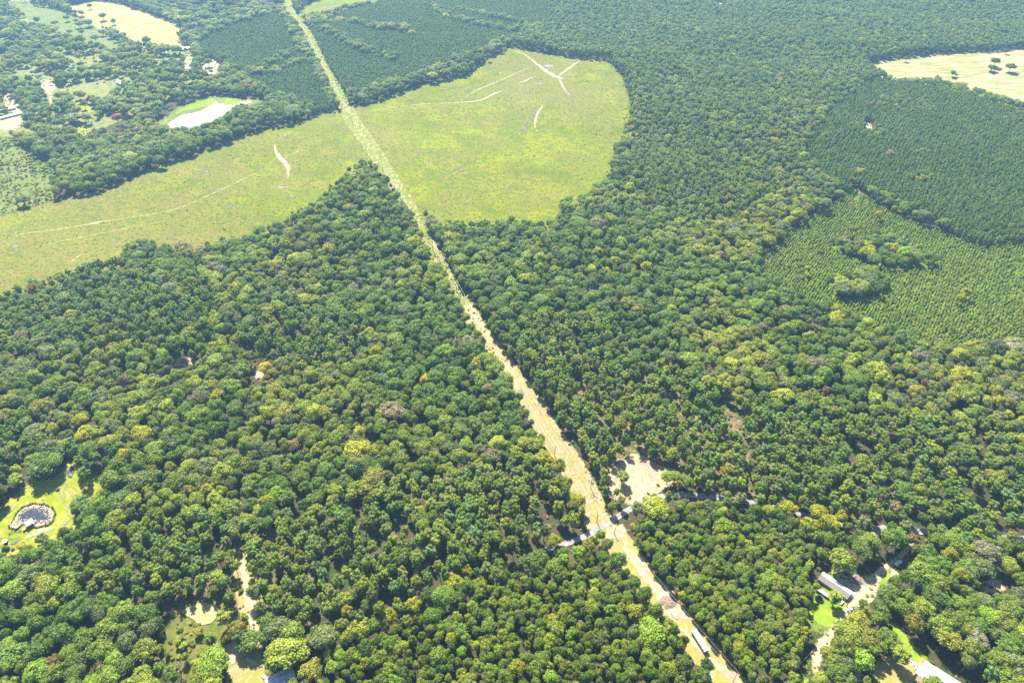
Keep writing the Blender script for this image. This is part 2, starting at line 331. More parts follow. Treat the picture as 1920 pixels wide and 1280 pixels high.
algae_clear = pts([(318, 1148), (345, 1130), (420, 1128), (445, 1150), (430, 1200), (380, 1200), (330, 1180)])
home_yard = pts([(1520, 1115), (1545, 1100), (1562, 1062), (1610, 1075), (1650, 1070), (1690, 1045), (1690, 1066), (1655, 1106), (1625, 1120), (1602, 1150), (1575, 1178), (1522, 1170), (1515, 1145)])
lane_yard = pts([(1556, 1172), (1598, 1150), (1572, 1180), (1558, 1205), (1537, 1228), (1520, 1262), (1500, 1320), (1465, 1320), (1495, 1270), (1535, 1208)])
strip_lawn = pts([(1668, 1150), (1682, 1160), (1704, 1190), (1726, 1215), (1745, 1238), (1735, 1262), (1725, 1300), (1625, 1310), (1640, 1240), (1668, 1222), (1680, 1230), (1690, 1205), (1672, 1175)])
grey_pond_clear = pts([(290, 235), (312, 218), (350, 196), (398, 180), (440, 184), (500, 184), (492, 196), (455, 205, 6), (420, 228, 10), (370, 245, 12), (318, 244, 10)])
small_open = [pts(p) for p in (
    [(5, 172), (22, 180), (34, 196), (46, 208), (30, 212), (8, 200)], [(70, 155), (95, 148), (108, 156), (100, 172), (86, 174), (74, 166)],
    [(376, 128), (398, 110), (413, 120), (408, 142), (390, 146)], [(345, 132), (352, 98), (362, 108), (358, 140)], [(133, 188), (165, 196), (178, 202), (172, 216), (152, 208)], [(141, 238), (155, 222), (164, 236), (162, 254), (150, 252)],
    [(-20, 215), (38, 214), (44, 236), (10, 244), (-20, 236)], [(96, 168), (100, 200), (94, 206), (88, 172)], [(270, 78), (330, 72), (362, 88), (300, 86)],
    [(1342, 4), (1352, 3), (1356, 12), (1346, 12)], [(1618, 228), (1634, 232), (1638, 246), (1622, 240)], [(1606, 350), (1614, 352), (1616, 366), (1608, 362)],
    [(455, 690), (478, 684), (512, 680), (492, 708), (487, 730), (478, 722), (476, 700)], [(335, 675), (360, 668), (364, 686), (322, 692)],
    [(1636, 984), (1660, 978), (1672, 988), (1650, 1004), (1632, 1002)], [(1840, 1082), (1880, 1075), (1892, 1100), (1852, 1110)])]
for nm, poly, mat, lf in (("clearing", clear_main, M_clear, .10), ("rough_pasture", scrub_left, M_scrub, .16), ("hay_field", field_r, M_field, .10), ("stubble_field", field_br, M_fieldb, .16), ("golden_field", field_gold, M_fieldt, .16),
                      ("pasture", field_pasture, M_scrub, .10), ("meadow", field_top, M_clear, .10), ("pond_lawn", pond_clear, M_lawn, .10), ("sandy_clearing", sand_clear, M_sandp, .18),
                      ("sandy_yard", dirt_yard, M_dryg, .10), ("pond_bank", algae_clear, M_orng, .10), ("house_lawn", home_yard, M_lawn2, .10), ("lane_lawn", lane_yard, M_lawn2, .14), ("barn_lawn", strip_lawn, M_lawn2, .10), ("pond_meadow", grey_pond_clear, M_scrub, .10)):
    sheet(nm, poly, mat, lf, step=7 if nm == "clearing" else (4 if lf and nm.startswith(("sand", "house", "lane", "barn", "pond")) else 8))
for pl in (pond_clear, sand_clear, dirt_yard, home_yard, lane_yard, strip_lawn, algae_clear, grey_pond_clear): [sheet('rough_grass', pts(RAW[id(pl)][0], h_), M_scrub, l_, step=6, rag=3) for h_, l_ in ((6, .045), (13, .03))]
for i, p in enumerate(small_open):
    sheet("bare_patch", p, M_sand if i in (0, 3, 10, 11) else (M_lawn if i in (4, 5) else M_sandp), .12, step=4)
sheet("parkland_grass", pts([(-160, -30), (40, -30), (110, 18), (150, 34), (232, 68), (245, 88), (300, 92), (345, 75), (430, 110), (400, 150), (330, 190), (260, 215), (180, 245), (60, 258), (-160, 255)]), M_park, .05, step=10)
sheet("plantation_grass", pts([(1405, 505), (1470, 440), (1600, 352), (1700, 405), (1850, 460), (2100, 440), (2100, 660), (1740, 640), (1560, 580)], 2), M_pgr, .05, step=10)
litter1 = pts([(1010, 640), (1150, 640), (1330, 700), (1560, 850), (1700, 930), (1640, 985), (1480, 948), (1280, 915), (1120, 900), (1060, 800), (1020, 720)])
litter2 = pts([(600, 1120), (720, 960), (860, 880), (980, 860), (1085, 960), (1000, 1030), (840, 1105), (700, 1150)])
litter3 = pts([(440, 960), (560, 1000), (600, 1120), (600, 1180), (500, 1200), (430, 1150), (300, 1160), (330, 1090), (430, 1080)])
for p in (litter1, litter3): sheet("pine_straw_ground", p, M_litter, .06, step=8, rag=5)
# corridor: one long mown strip; the lower half is dry and sandy
up = [i for i, c in enumerate(corr_c) if c[1] <= 700]; lo = [i for i, c in enumerate(corr_c) if 560 < c[1] <= 990]; lw = [i for i, c in enumerate(corr_c) if c[1] >= 985]
ribbon("power_line_corridor", [corr_c[i][:2] for i in up], [corr_c[i][2] + 5 for i in up], M_corr, .22)
ribbon("dry_corridor", [corr_c[i][:2] for i in lo], [corr_c[i][2] + 4 for i in lo], M_corrd, .30)
ribbon("grass_corridor", [corr_c[i][:2] for i in lw], [corr_c[i][2] + 6 for i in lw], M_dryg, .22)
# roads and tracks
road_px = [(560, 1200), (640, 1178), (760, 1140), (860, 1098), (940, 1062), (1022, 1029), (1060, 1016), (1100, 1000), (1135, 980), (1168, 958), (1200, 940), (1235, 927), (1280, 923), (1340, 928), (1400, 937), (1470, 952), (1530, 968), (1600, 985), (1690, 990), (1800, 1000), (2000, 1010)]
_, road_line = ribbon("road", [(985, 1046)] + road_px[5:], 5.0, M_road, .42)
T = lambda l, w_, mat=M_track, lf=.36, nm="dirt_track": ribbon(nm, l, w_, mat, lf)[1]
trA = T([(940, 92), (958, 98), (985, 108), (1010, 125), (1030, 138), (1046, 146), (1060, 150)], [4.2, 3.4, 4.2, 7.6, 11.0, 10.2, 3.4])
trB = T([(1046, 144), (1066, 132), (1085, 120), (1108, 113), (1125, 116)], [10.2, 8.5, 4.2, 3.4, 3.4])
trC = T([(1048, 144), (1054, 160), (1062, 172), (1070, 182)], [10.2, 6.0, 4.2, 2.5])
trD = T([(678, 210), (720, 202), (790, 194), (860, 191), (900, 187), (928, 174), (945, 168)], [2.5, 3.4, 3.4, 3.8, 6.0, 7.6, 3.4])
trE = T([(516, 274), (519, 290), (530, 303), (540, 316), (540, 338)], [4.2, 6.8, 9.3, 7.6, 5.1])
T([(535, 300), (560, 288), (582, 283)], [6, 4, 3]); T([(505, 276), (540, 258), (552, 250)], [3, 4, 3])
T([(148, 423), (180, 416), (198, 411)], [6, 7, 4])
T([(1020, 196), (1008, 212), (1003, 232), (1010, 250)], [9, 6, 4, 3], M_track)
T([(962, 156), (985, 150), (1003, 142)], [3, 6, 3])

for l, w_ in (([(0, 462), (40, 442), (100, 432), (160, 420), (240, 405), (330, 388), (420, 352), (470, 330), (520, 308)], 4.5), ([(20, 480), (120, 452), (210, 430), (330, 405)], 4), ([(125, 498), (140, 488), (160, 466)], 5),
              ([(860, 190), (900, 165), (960, 140), (1000, 126)], 6)):
    T(l, w_, M_track2, .28, "grass_track")
for l, w_ in (([(1010, 200), (985, 240), (983, 250)], 9), ([(870, 172), (900, 160), (930, 150)], 6), ([(820, 340), (860, 318), (900, 300)], 4), ([(760, 190), (820, 172), (880, 160)], 4)):
    T(l, w_, M_drag, .30, "brush_line")
T([(452, 1035), (458, 1060), (463, 1090), (470, 1130), (478, 1165), (484, 1200), (487, 1228)], [4, 6, 7, 8, 9, 6, 4])
ribbon('drive_verge', [(452, 1030), (463, 1090), (474, 1140), (482, 1190), (470, 1230)], 17, M_dryg, .2); T([(480, 1196), (462, 1208), (445, 1225), (432, 1250)], [5, 9, 16, 22], M_sand)
T([(462, 1212), (490, 1222)], [8, 5], M_sand); T([(455, 1225), (475, 1245), (500, 1262)], [4, 5, 4])
T([(452, 945), (458, 955)], [4, 4])
T([(1130, 1010), (1160, 992), (1172, 978)], [12, 14, 8], M_sandp, .34, "bare_patch"); T([(1163, 990), (1178, 1030), (1200, 1062), (1222, 1092), (1238, 1120), (1246, 1150), (1282, 1185), (1320, 1225), (1345, 1250), (1380, 1290)], [5, 6, 8, 7, 6, 5, 4, 5, 6, 6], M_track)
T([(1190, 1035), (1205, 1052), (1222, 1070)], [4, 7, 5], M_sand, .40, "bare_patch")
T([(1225, 1085), (1245, 1110), (1270, 1140), (1290, 1165)], [6, 12, 14, 8], M_sandp, .30, "bare_patch")
T([(1350, 1245), (1372, 1268), (1395, 1300)], [5, 7, 7], M_sandp, .30, "bare_patch")
# lanes by the mobile home
T([(1585, 1098), (1600, 1110), (1622, 1104), (1640, 1085), (1660, 1062), (1690, 1040), (1712, 1010), (1718, 985)], [16, 22, 16, 8, 5, 4.5, 4.5, 4.5], M_sand)
T([(1570, 1060), (1578, 1082), (1600, 1098)], [8, 9, 8], M_sand, .40); T([(1618, 1108), (1600, 1128), (1580, 1155), (1560, 1182), (1545, 1205), (1530, 1235), (1525, 1270)], [14, 8, 4, 5, 9, 8, 8], M_track, .40)
T([(1672, 1060), (1681, 1072), (1668, 1090), (1660, 1098)], [5, 6, 5, 5], M_sand, .40)
T([(1588, 1235), (1602, 1258), (1610, 1290)], [8, 8, 8], M_sand, .40, "bare_patch"); T([(1668, 1150), (1675, 1162)], [4, 3], M_sandp, .40, "bare_patch")
sheet("dry_yard", pts([(1640, 1232), (1668, 1224), (1700, 1235), (1720, 1258), (1715, 1310), (1625, 1310)]), M_dryg, .22, step=4)
T([(0, 978), (22, 958), (45, 942)], [4, 5, 3], M_track2); T([(105, 1000), (128, 978), (134, 958), (124, 940), (118, 925), (135, 906)], [4, 5, 5, 4, 4, 4], M_track2, .36, "grass_track")
T([(45, 1012), (75, 1000), (105, 992)], [5, 7, 5], M_sand, .40, "bare_patch"); T([(62, 868), (60, 885), (60, 905)], [4, 4, 4], M_sandp)
T([(1640, 146, 12), (1740, 150), (1800, 142), (1880, 132), (1925, 130)], [6, 7, 7, 7, 7], M_track2)
T([(1880, 160), (1930, 172)], [16, 22], M_sand, .40, "bare_patch"); T([(1860, 128), (1920, 150)], [5, 6], M_track2, .44)
T([(232, 62), (270, 45), (330, 40)], [5, 5, 4], M_track2); T([(296, 88), (320, 80), (338, 74)], [5, 5, 4], M_track)
T([(215, 22), (245, 24), (250, 30)], [10, 14, 6], M_sand, .4, "bare_patch")
T([(165, 48), (125, 60), (70, 20)], [4, 4, 4], M_track2); T([(956, 84), (962, 92)], [5, 5])

cl = [Vector(p) for p in corr_line]
for off in (-7.5, -4.5, -1.5, 2.0, 5.5):
    seg = []
    for i in range(16, 22):
        d = (cl[i + 1] - cl[i - 1]).normalized(); seg.append(tuple(cl[i] + Vector((-d.y, d.x)) * off))
    ribbon("wheel_track", seg, 1.6, M_rut, .38, px=False)
pc = np.array(pts([(62, 968)])[0])
for rr, t0, t1 in ((27, -2.2, 2.6), (31, -1.0, 2.9), (35, -.6, 2.4), (39, -.4, 2.0), (44, .2, 1.6)):
    ribbon("mown_arc", [(pc[0] + rr * 1.15 * math.cos(t), pc[1] + rr * .95 * math.sin(t)) for t in np.linspace(t0, t1, 10)], 1.5, M_arc, .24, px=False)
# ------------------------------------------------------------------ ponds
def water(name, col, rough=.08, spots=None, sc_=.35, lo=.5, hi=.56, spec=.5):
    m = bpy.data.materials.new(name); m.use_nodes = True; nt = m.node_tree; b = nt.nodes["Principled BSDF"]
    b.inputs["Base Color"].default_value = (*col, 1); b.inputs["Roughness"].default_value = rough; b.inputs["Specular IOR Level"].default_value = spec
    g = N(nt, "ShaderNodeNewGeometry")
    if spots:
        no = N(nt, "ShaderNodeTexNoise"); no.inputs["Scale"].default_value = sc_; no.inputs["Detail"].default_value = 3; nt.links.new(g.outputs["Position"], no.inputs[0])
        at = N(nt, "ShaderNodeAttribute", attribute_name="edge"); ma = N(nt, "ShaderNodeMath", operation='MULTIPLY_ADD'); ma.inputs[1].default_value = -.045
        nt.links.new(at.outputs["Fac"], ma.inputs[0]); nt.links.new(no.outputs[0], ma.inputs[2])
        r = N(nt, "ShaderNodeMapRange"); r.inputs[1].default_value = lo; r.inputs[2].default_value = hi; nt.links.new(ma.outputs[0], r.inputs[0])
        x = N(nt, "ShaderNodeMix", data_type='RGBA'); x.inputs[6].default_value = (*col, 1); x.inputs[7].default_value = (*spots, 1)
        nt.links.new(r.outputs[0], x.inputs[0]); nt.links.new(x.outputs[2], b.inputs["Base Color"])
        r2 = N(nt, "ShaderNodeMapRange"); r2.inputs[3].default_value = rough; r2.inputs[4].default_value = .8; nt.links.new(r.outputs[0], r2.inputs[0]); nt.links.new(r2.outputs[0], b.inputs["Roughness"])
    return m
def ell(cx, cy, rx, ry, n=28, wob=.06, skew=0.0):
    return [(cx + rx * (1 + wob * math.sin(3 * t + 1)) * math.cos(t) + skew * math.sin(t), cy + ry * (1 + wob * math.sin(2 * t + 2)) * math.sin(t)) for t in (2 * math.pi * i / n for i in range(n))]
def pond(poly_px, mat, label, lift=.5):
    p = pts(poly_px); c = np.mean(np.array(p), 0); z = float(H(*c)) + lift
    o = sheet("pond", p, mat, 0, step=3, water=z, label=label, rag=.5); return p, z
W_big = water("pond_water", (.025, .028, .04), .1, (.22, .17, .13), .8, .36, .41)
W_small = water("small_pond_water", (.06, .06, .075), .15, (.4, .35, .3), .5, .6, .66)
W_grey = water("grey_pond_water", (.15, .145, .135), .6, spec=.2); W_alg = water("algae_water", (.25, .23, .11), .95, (.17, .18, .13), .25, .42, .56, .05)
big_pond, bpz = pond([(22, 990), (36, 964), (46, 955), (62, 949), (82, 949), (99, 956), (104, 966), (100, 978), (90, 986), (72, 990), (58, 987), (46, 984), (34, 992)], W_big, None)
pond([(131, 900), (129, 890), (134, 880), (143, 875), (147, 883), (140, 893), (137, 901)], W_small, None)
sheet("mud_flat", pts([(314, 236), (340, 220), (378, 212), (402, 196), (408, 192), (412, 199), (440, 196), (470, 190), (474, 196), (436, 206), (420, 226), (370, 245), (320, 245)]), M_mud, .30, step=4)
pond([(328, 240), (345, 222), (376, 215), (398, 203), (408, 195), (409, 201), (394, 214), (402, 222), (388, 238), (356, 244)], W_grey, None, .65)
sheet("reed_bed", pts([(322, 222), (338, 208), (362, 198), (400, 188), (410, 192), (394, 204), (360, 210), (335, 218)]), M_bright, .36, step=4)
sheet("reed_bed", pts([(420, 192), (432, 184), (452, 188), (458, 194), (440, 200), (422, 202)]), M_bright, .36, step=4)
sheet("reed_bed", pts([(302, 236), (315, 228), (318, 234), (306, 240)]), M_bright, .36, step=4)
pond([(340, 1152), (358, 1146), (372, 1138), (392, 1137), (412, 1142), (416, 1152), (408, 1168), (400, 1176), (378, 1180), (366, 1168), (352, 1160)], W_alg, None)
sheet("mud_flat", pts([(320, 1150), (332, 1140), (342, 1150), (338, 1160), (322, 1160)]), M_sand, .3, step=3)
sheet("scrub_ground", pts([(330, 1165), (380, 1185), (415, 1190), (430, 1215), (425, 1270), (340, 1280), (300, 1240), (310, 1190)]), M_orng, .2, step=4)

# ------------------------------------------------------------------ tree forms (real size, metres)
def leaf_faces(rng, lobes, n, a, jit=.32, up=.25):
    L = np.array([(*c, r) for c, r in lobes]); pr = L[:, 3] ** 2; pr /= pr.sum()
    V = []; Fc = []; k = 0; tries = 0
    while k < n and tries < n * 6:
        tries += 1
        i = rng.choice(len(L), p=pr); d = rng.normal(size=3); d /= np.linalg.norm(d); d[2] = d[2] if rng.rand() > up else abs(d[2])
        p = L[i, :3] + d * L[i, 3] * rng.uniform(.86, 1.28)
        q = np.linalg.norm(L[:, :3] - p, axis=1) < L[:, 3] * .86; q[i] = False
        if q.any(): continue
        nn = d + rng.normal(size=3) * jit; nn /= np.linalg.norm(nn)
        t = np.cross(nn, rng.normal(size=3)); t /= np.linalg.norm(t) + 1e-9; b = np.cross(nn, t); s = a * rng.uniform(.65, 1.3) / 2
        V += [p + t * s, p + b * s * .8 + nn * .1 * s, p - t * s, p - b * s * .8 + nn * .1 * s]; Fc.append((4 * k, 4 * k + 1, 4 * k + 2, 4 * k + 3)); k += 1
    return V, Fc
def cores(lobes, f=.82, nu=7, nv=4):
    V = []; Fc = []
    for c, r in lobes:
        k = len(V)
        for j in range(nv + 1):
            ph = math.pi * j / nv
            for i in range(nu):
                t = 2 * math.pi * i / nu; V.append((c[0] + r * f * math.sin(ph) * math.cos(t), c[1] + r * f * math.sin(ph) * math.sin(t), c[2] + r * f * math.cos(ph)))
        for j in range(nv):
            for i in range(nu): Fc.append((k + j * nu + i, k + (j + 1) * nu + i, k + (j + 1) * nu + (i + 1) % nu, k + j * nu + (i + 1) % nu))
    return V, Fc
def crown(rng, lobes, n, a, jit=.5, core=.82):
    m = MB(); m.add(*leaf_faces(rng, lobes, n, a, jit))
    if core: m.add(*cores(lobes, core))
    return m
def trunk(rng, h, r, limbs, z0, z1, reach):
    m = MB(); m.tube((0, 0, -.6), (0, 0, h * .55), r, r * .75, 6); m.tube((0, 0, h * .55), (rng.uniform(-.3, .3), rng.uniform(-.3, .3), h), r * .75, r * .25, 6)
    for i in range(limbs):
        t = rng.uniform(0, 6.28); z = rng.uniform(z0, z1); m.tube((0, 0, z), (math.cos(t) * reach, math.sin(t) * reach, z + reach * rng.uniform(.4, .9)), r * .4, r * .12, 4)
    return m
FORMS = {}
def broad(seed, R=5.0, Ht=15.0, n=17, lr=(1.5, 2.2), low=.35, faces=1500, a=.78):
    rng = np.random.RandomState(seed); zc = Ht - R * .85; lobes = []
    for i in range(n):
        u = (i + .5) / n; ph = math.acos(1 - u * (1 + low)); t = i * 2.39996 + rng.uniform(-.4, .4); r = rng.uniform(*lr) * rng.uniform(.75, 1.15); k = R - r * .9
        k *= rng.uniform(.68, 1.2)
        lobes.append(((k * math.sin(ph) * math.cos(t), k * math.sin(ph) * math.sin(t), zc + k * .8 * math.cos(ph) + rng.uniform(-.7, .7)), r))
    lobes.append(((0, 0, zc - R * .1), R * .62))
    return crown(rng, lobes, faces, a), trunk(rng, zc, .32, 5, zc * .45, zc * .8, R * .4), BARK, LEAF
def pine(seed, R=3.5, Ht=20.0, n=15, faces=1150, a=.68, zc0=.5, lr=(.95, 1.5)):
    rng = np.random.RandomState(seed); lobes = []; z0 = Ht * zc0
    for i in range(n):
        u = i / (n - 1); t = i * 2.4 + rng.uniform(-.5, .5); r = rng.uniform(*lr) * (1.05 - .25 * u); k = (R - r) * (math.sqrt(max(0, 1 - (1.25 * abs(u - .35)) ** 2))) * rng.uniform(.7, 1.1)
        lobes.append(((k * math.cos(t), k * math.sin(t), z0 + (Ht - z0 - .8) * (u ** .85) + rng.uniform(-.4, .4)), r))
    lobes.append(((0, 0, z0 + (Ht - z0) * .5), R * .45))
    return crown(rng, lobes, faces, a, jit=.6, core=.80), trunk(rng, Ht * .9, .24, 5, Ht * .45, Ht * .7, R * .5), PBARK, NEEDLE
def cone(seed, R=1.8, Ht=6.5, tiers=6, faces=340, a=.55):
    rng = np.random.RandomState(seed); lobes = []
    for i in range(tiers):
        u = i / (tiers - 1); rr = R * (1 - u * .82); z = .9 + (Ht - 1.2) * u
        lobes.append(((rng.uniform(-.15, .15), rng.uniform(-.15, .15), z), rr * .62))
        if i < tiers - 1:
            for j in range(3):
                t = i * 1.3 + j * 2.09 + rng.uniform(-.3, .3); lobes.append(((rr * .5 * math.cos(t), rr * .5 * math.sin(t), z), rr * .42))
    return crown(rng, lobes, faces, a, jit=.6), trunk(rng, Ht * .8, .1, 2, 1, 2, .6), PBARK, NEEDLE
def shrub(seed, R=1.5, Ht=1.8):
    rng = np.random.RandomState(seed); lobes = [((rng.uniform(-.6, .6) * R, rng.uniform(-.6, .6) * R, Ht * rng.uniform(.3, .6)), R * rng.uniform(.35, .5)) for _ in range(6)]
    return crown(rng, lobes, 160, .6, core=.8), trunk(rng, Ht * .5, .07, 3, .2, .4, .5), BARK, LEAF
def barewood(seed, Ht=13.0):
    rng = np.random.RandomState(seed); m = MB(); m.tube((0, 0, -.5), (.2, .1, Ht * .6), .3, .18, 6); m.tube((.2, .1, Ht * .6), (.5, -.2, Ht), .18, .05, 5)
    for i in range(16):
        t = rng.uniform(0, 6.28); z = rng.uniform(.35, .95) * Ht; L = (1.15 - z / Ht) * 6 + 1; e = (math.cos(t) * L, math.sin(t) * L, z + L * rng.uniform(.3, .8)); m.tube((.2, 0, z), e, .12, .05, 4)
        for j in range(4):
            t2 = t + rng.uniform(-1, 1); q = Vector((.2, 0, z)).lerp(Vector(e), rng.uniform(.4, 1)); m.tube(q, q + Vector((math.cos(t2), math.sin(t2), rng.uniform(0, .8))) * L * .35, .06, .025, 3)
    return m
FORMS['broadleaf_tree'] = [broad(10, 5.2, 15, 17), broad(11, 5, 16, 14, (1.7, 2.5)), broad(12, 5.4, 14.5, 22, (1.2, 1.9)), broad(13, 4.8, 16.5, 16, (1.4, 2.3), .6), broad(14, 5.2, 15.5, 12, (1.9, 2.7)), broad(15, 5, 15, 20, (1.3, 2.0), .5), broad(16, 4.6, 17, 15, (1.5, 2.0), .8)]
FORMS['broadleaf_tree'] += [broad(17, 5.3, 14, 11, (1.6, 2.9), .4), broad(18, 4.9, 16, 24, (1.0, 1.8), .7), broad(19, 5.1, 15, 13, (1.3, 2.6), .9)]
FORMS['pine_tree'] = [pine(30), pine(31, 3.8, 19, 17), pine(32, 3.3, 21, 14, zc0=.45), pine(33, 3.9, 19.5, 13, lr=(1.1, 1.7), zc0=.55), pine(34, 3.4, 20, 18, lr=(.8, 1.3))]
FORMS['plantation_pine'] = [pine(50, 2.6, 13, 11, 480, .7, .3, (.8, 1.15)), pine(51, 2.8, 12.5, 10, 480, .7, .35, (.85, 1.2)), pine(52, 2.4, 13.5, 12, 480, .7, .25, (.7, 1.05))]
FORMS['young_pine'] = [cone(70), cone(71, 2.0, 6.0), cone(72, 1.6, 7.0)]
FORMS['shrub'] = [shrub(90), shrub(91, 1.3, 1.4), shrub(92, 1.7, 2.2)]
NOMR = {'broadleaf_tree': 5.1, 'pine_tree': 3.6, 'plantation_pine': 2.6, 'young_pine': 1.8, 'shrub': 1.5}
PARTS = {k: [(mesh("crown", c.v, c.f, [lm]), mesh("trunk", t.v, t.f, [bm])) for c, t, bm, lm in v] for k, v in FORMS.items()}
JOIN = {}
for k, v in FORMS.items():
    col = bpy.data.collections.new(k + "_forms"); JOIN[k] = col
    for i, (c, t, bm, lm) in enumerate(v):
        m = MB(); m.add(c.v, c.f, 0); m.add(t.v, t.f, 1)
        o = bpy.data.objects.new("%s_form_%02d" % (k, i), mesh(k + "_form", m.v, m.f, [lm, bm], m.m)); col.objects.link(o)

PAL = {'dark green': (.024, .058, .021), 'deep green': (.032, .074, .020), 'green': (.045, .088, .022), 'olive green': (.060, .100, .024), 'grey-green': (.072, .098, .052), 'light green': (.085, .135, .030),
       'pale olive': (.100, .135, .040), 'yellow-green': (.155, .200, .018), 'yellow': (.27, .28, .03), 'tan': (.19, .165, .095), 'grey-brown': (.165, .16, .105), 'reddish brown': (.26, .10, .065), 'orange-tan': (.22, .17, .06),
       'blue-green': (.036, .078, .032), 'bright green': (.060, .130, .020)}
PAL = {k: tuple(v * t_ for v, t_ in zip(c, (1.34, 1.06, .62))) if k not in ('blue-green', 'tan', 'grey-brown', 'reddish brown', 'orange-tan', 'grey-green') else c for k, c in PAL.items()}
PAL = {k: tuple(v * (1.75 if k in ('dark green', 'deep green', 'green', 'blue-green', 'olive green', 'bright green', 'light green') else 1.3) for v in c) for k, c in PAL.items()}
PAL = {k: tuple(v * (1.32 if k not in ('tan', 'orange-tan', 'reddish brown', 'yellow') else 1.0) for v in c) for k, c in PAL.items()}
for k_ in ('dark green', 'deep green', 'green', 'blue-green', 'olive green', 'grey-green', 'light green', 'pale olive', 'bright green'): PAL[k_] = tuple(.74 * a + .26 * b for a, b in zip(PAL[k_], (.135, .215, .040)))
for k_ in PAL: PAL[k_] = tuple(a * b for a, b in zip(PAL[k_], (1.21, 1.06, .80) if k_ in ('dark green', 'deep green', 'green', 'blue-green', 'olive green', 'grey-green', 'light green', 'bright green', 'pale olive') else (.85, .85, .8)))
PN = list(PAL)

# ------------------------------------------------------------------ which woods stand where (2 m raster of the ground)
RX0, RY0, RSZ, NX, NY = -1560, 110, 2.0, 1560, 1010
gx, gy = np.meshgrid(RX0 + (np.arange(NX) + .5) * RSZ, RY0 + (np.arange(NY) + .5) * RSZ)
wx = gx + (vnoise(gx, gy, 14, 1) - .5) * 9; wy = gy + (vnoise(gx, gy, 14, 2) - .5) * 9
Z = np.ones((NY, NX), np.int8)
def paint(poly, code, warp=True):
    P = np.array(poly); x0, x1, y0, y1 = P[:, 0].min() - 12, P[:, 0].max() + 12, P[:, 1].min() - 12, P[:, 1].max() + 12
    a, b = max(0, int((x0 - RX0) / RSZ)), min(NX, int((x1 - RX0) / RSZ) + 1); c, d = max(0, int((y0 - RY0) / RSZ)), min(NY, int((y1 - RY0) / RSZ) + 1)
    if a >= b or c >= d: return
    X, Y = (wx, wy) if warp else (gx, gy)
    msk = inpoly(X[c:d, a:b], Y[c:d, a:b], poly); Z[c:d, a:b][msk] = code
def paintline(line, wd, code, warp=False):
    P = np.array(line); x0, x1, y0, y1 = P[:, 0].min() - 30, P[:, 0].max() + 30, P[:, 1].min() - 30, P[:, 1].max() + 30
    a, b = max(0, int((x0 - RX0) / RSZ)), min(NX, int((x1 - RX0) / RSZ) + 1); c, d = max(0, int((y0 - RY0) / RSZ)), min(NY, int((y1 - RY0) / RSZ) + 1)
    if a >= b or c >= d: return
    X, Y = (wx, wy) if warp else (gx, gy)
    dd = segdist(X[c:d, a:b], Y[c:d, a:b], line); Z[c:d, a:b][dd < wd] = code
# 1 mixed broadleaf, 2 mature pine, 3 young pine rows, 4 middle-aged pine plantation, 5 fine plantation, 6 scrub, 7 open pine over bare ground, 8 dense young hardwood, 9 park-like scattered trees
CH = 12
paint(pts([(945, 640), (1000, 590), (1150, 600), (1250, 680), (1400, 740), (1600, 765), (1920, 800), (2150, 800), (2150, 1010), (1700, 1000), (1480, 950), (1270, 925), (1180, 958), (1120, 930), (1040, 830), (985, 740)], CH), 2)
paint(pts([(470, 1000), (560, 960), (700, 900), (860, 870), (1010, 850), (1090, 960), (1100, 990), (1020, 1030), (850, 1110), (700, 1170), (500, 1190), (480, 1100)], CH), 2)
paint(pts([(90, 1040), (300, 960), (470, 1000), (480, 1180), (330, 1130), (150, 1120)], CH), 2)
paint(pts([(955, 88), (1060, 104), (1150, 116), (1178, 160), (1190, 250), (1160, 330), (1290, 430), (1500, 345), (1500, 290), (1620, 230), (1640, 120), (1920, 86), (2150, 60), (2150, -60), (1000, -60)], CH), 2)
paint(pts([(-200, 560), (0, 545), (215, 478), (400, 520), (360, 620), (200, 700), (-200, 720)], CH), 2)
paint(pts([(560, 560), (700, 600), (640, 700), (420, 640)], CH), 2)
paint(pts([(1640, 140), (1700, 150), (1800, 165), (1920, 200), (2150, 250), (2150, 470), (1850, 458), (1640, 345), (1590, 350), (1500, 290), (1560, 200)], CH), 4)
paint(pts([(1405, 505), (1470, 440), (1600, 352), (1700, 405), (1850, 460), (2150, 440), (2150, 655, 13), (1800, 650, 13), (1740, 640, 13), (1660, 612, 13), (1560, 580, 13), (1450, 535, 13)], 4), 3)
paint(pts([(365, 75), (420, 50), (520, 20), (548, 60), (600, 150), (628, 210), (560, 190), (500, 170), (460, 140), (400, 110), (370, 90)], 8), 5)
paint(pts([(575, 60), (640, 22), (700, 8), (720, -60), (1000, -60), (1040, 30), (950, 82), (860, 110), (760, 150), (680, 175), (640, 160), (600, 100)], 8), 5)
for l in ([(575, 40), (660, 45), (720, 58), (760, 55)], [(745, 55), (770, 66)], [(800, 10), (850, 35), (960, 60), (1010, 45)], [(860, 15), (980, 45), (1010, 60)], [(610, 60), (700, 100), (740, 110)], [(480, 130), (560, 90), (600, 95)], [(455, 140), (520, 130), (560, 110)]):
    paintline([G(x, y, 8) for x, y in l], 9, 1, True)
paint(pts([(650, 185), (700, 165), (800, 145), (880, 120), (930, 85), (945, 80), (935, 104), (900, 118), (832, 152), (720, 184)], 4), 1)
paint(pts([(1000, 1060), (1110, 1015), (1210, 1120), (1260, 1190), (1345, 1330), (640, 1330), (600, 1220), (850, 1130)], 8), 8)
paint(pts([(1190, 965), (1270, 945), (1480, 975), (1560, 1040), (1530, 1120), (1520, 1200), (1400, 1330), (1300, 1160), (1200, 1030)], 8), 8)
paint(pts([(-200, -60), (40, -60), (130, 60), (240, 90), (360, 95), (430, 120), (330, 200), (180, 250), (-200, 250)], 8), 9)
paint(pts([(240, -60), (520, -60), (540, 20), (440, 45), (360, 65), (330, 25)], 8), 9)
paint(scrub_left, 6)
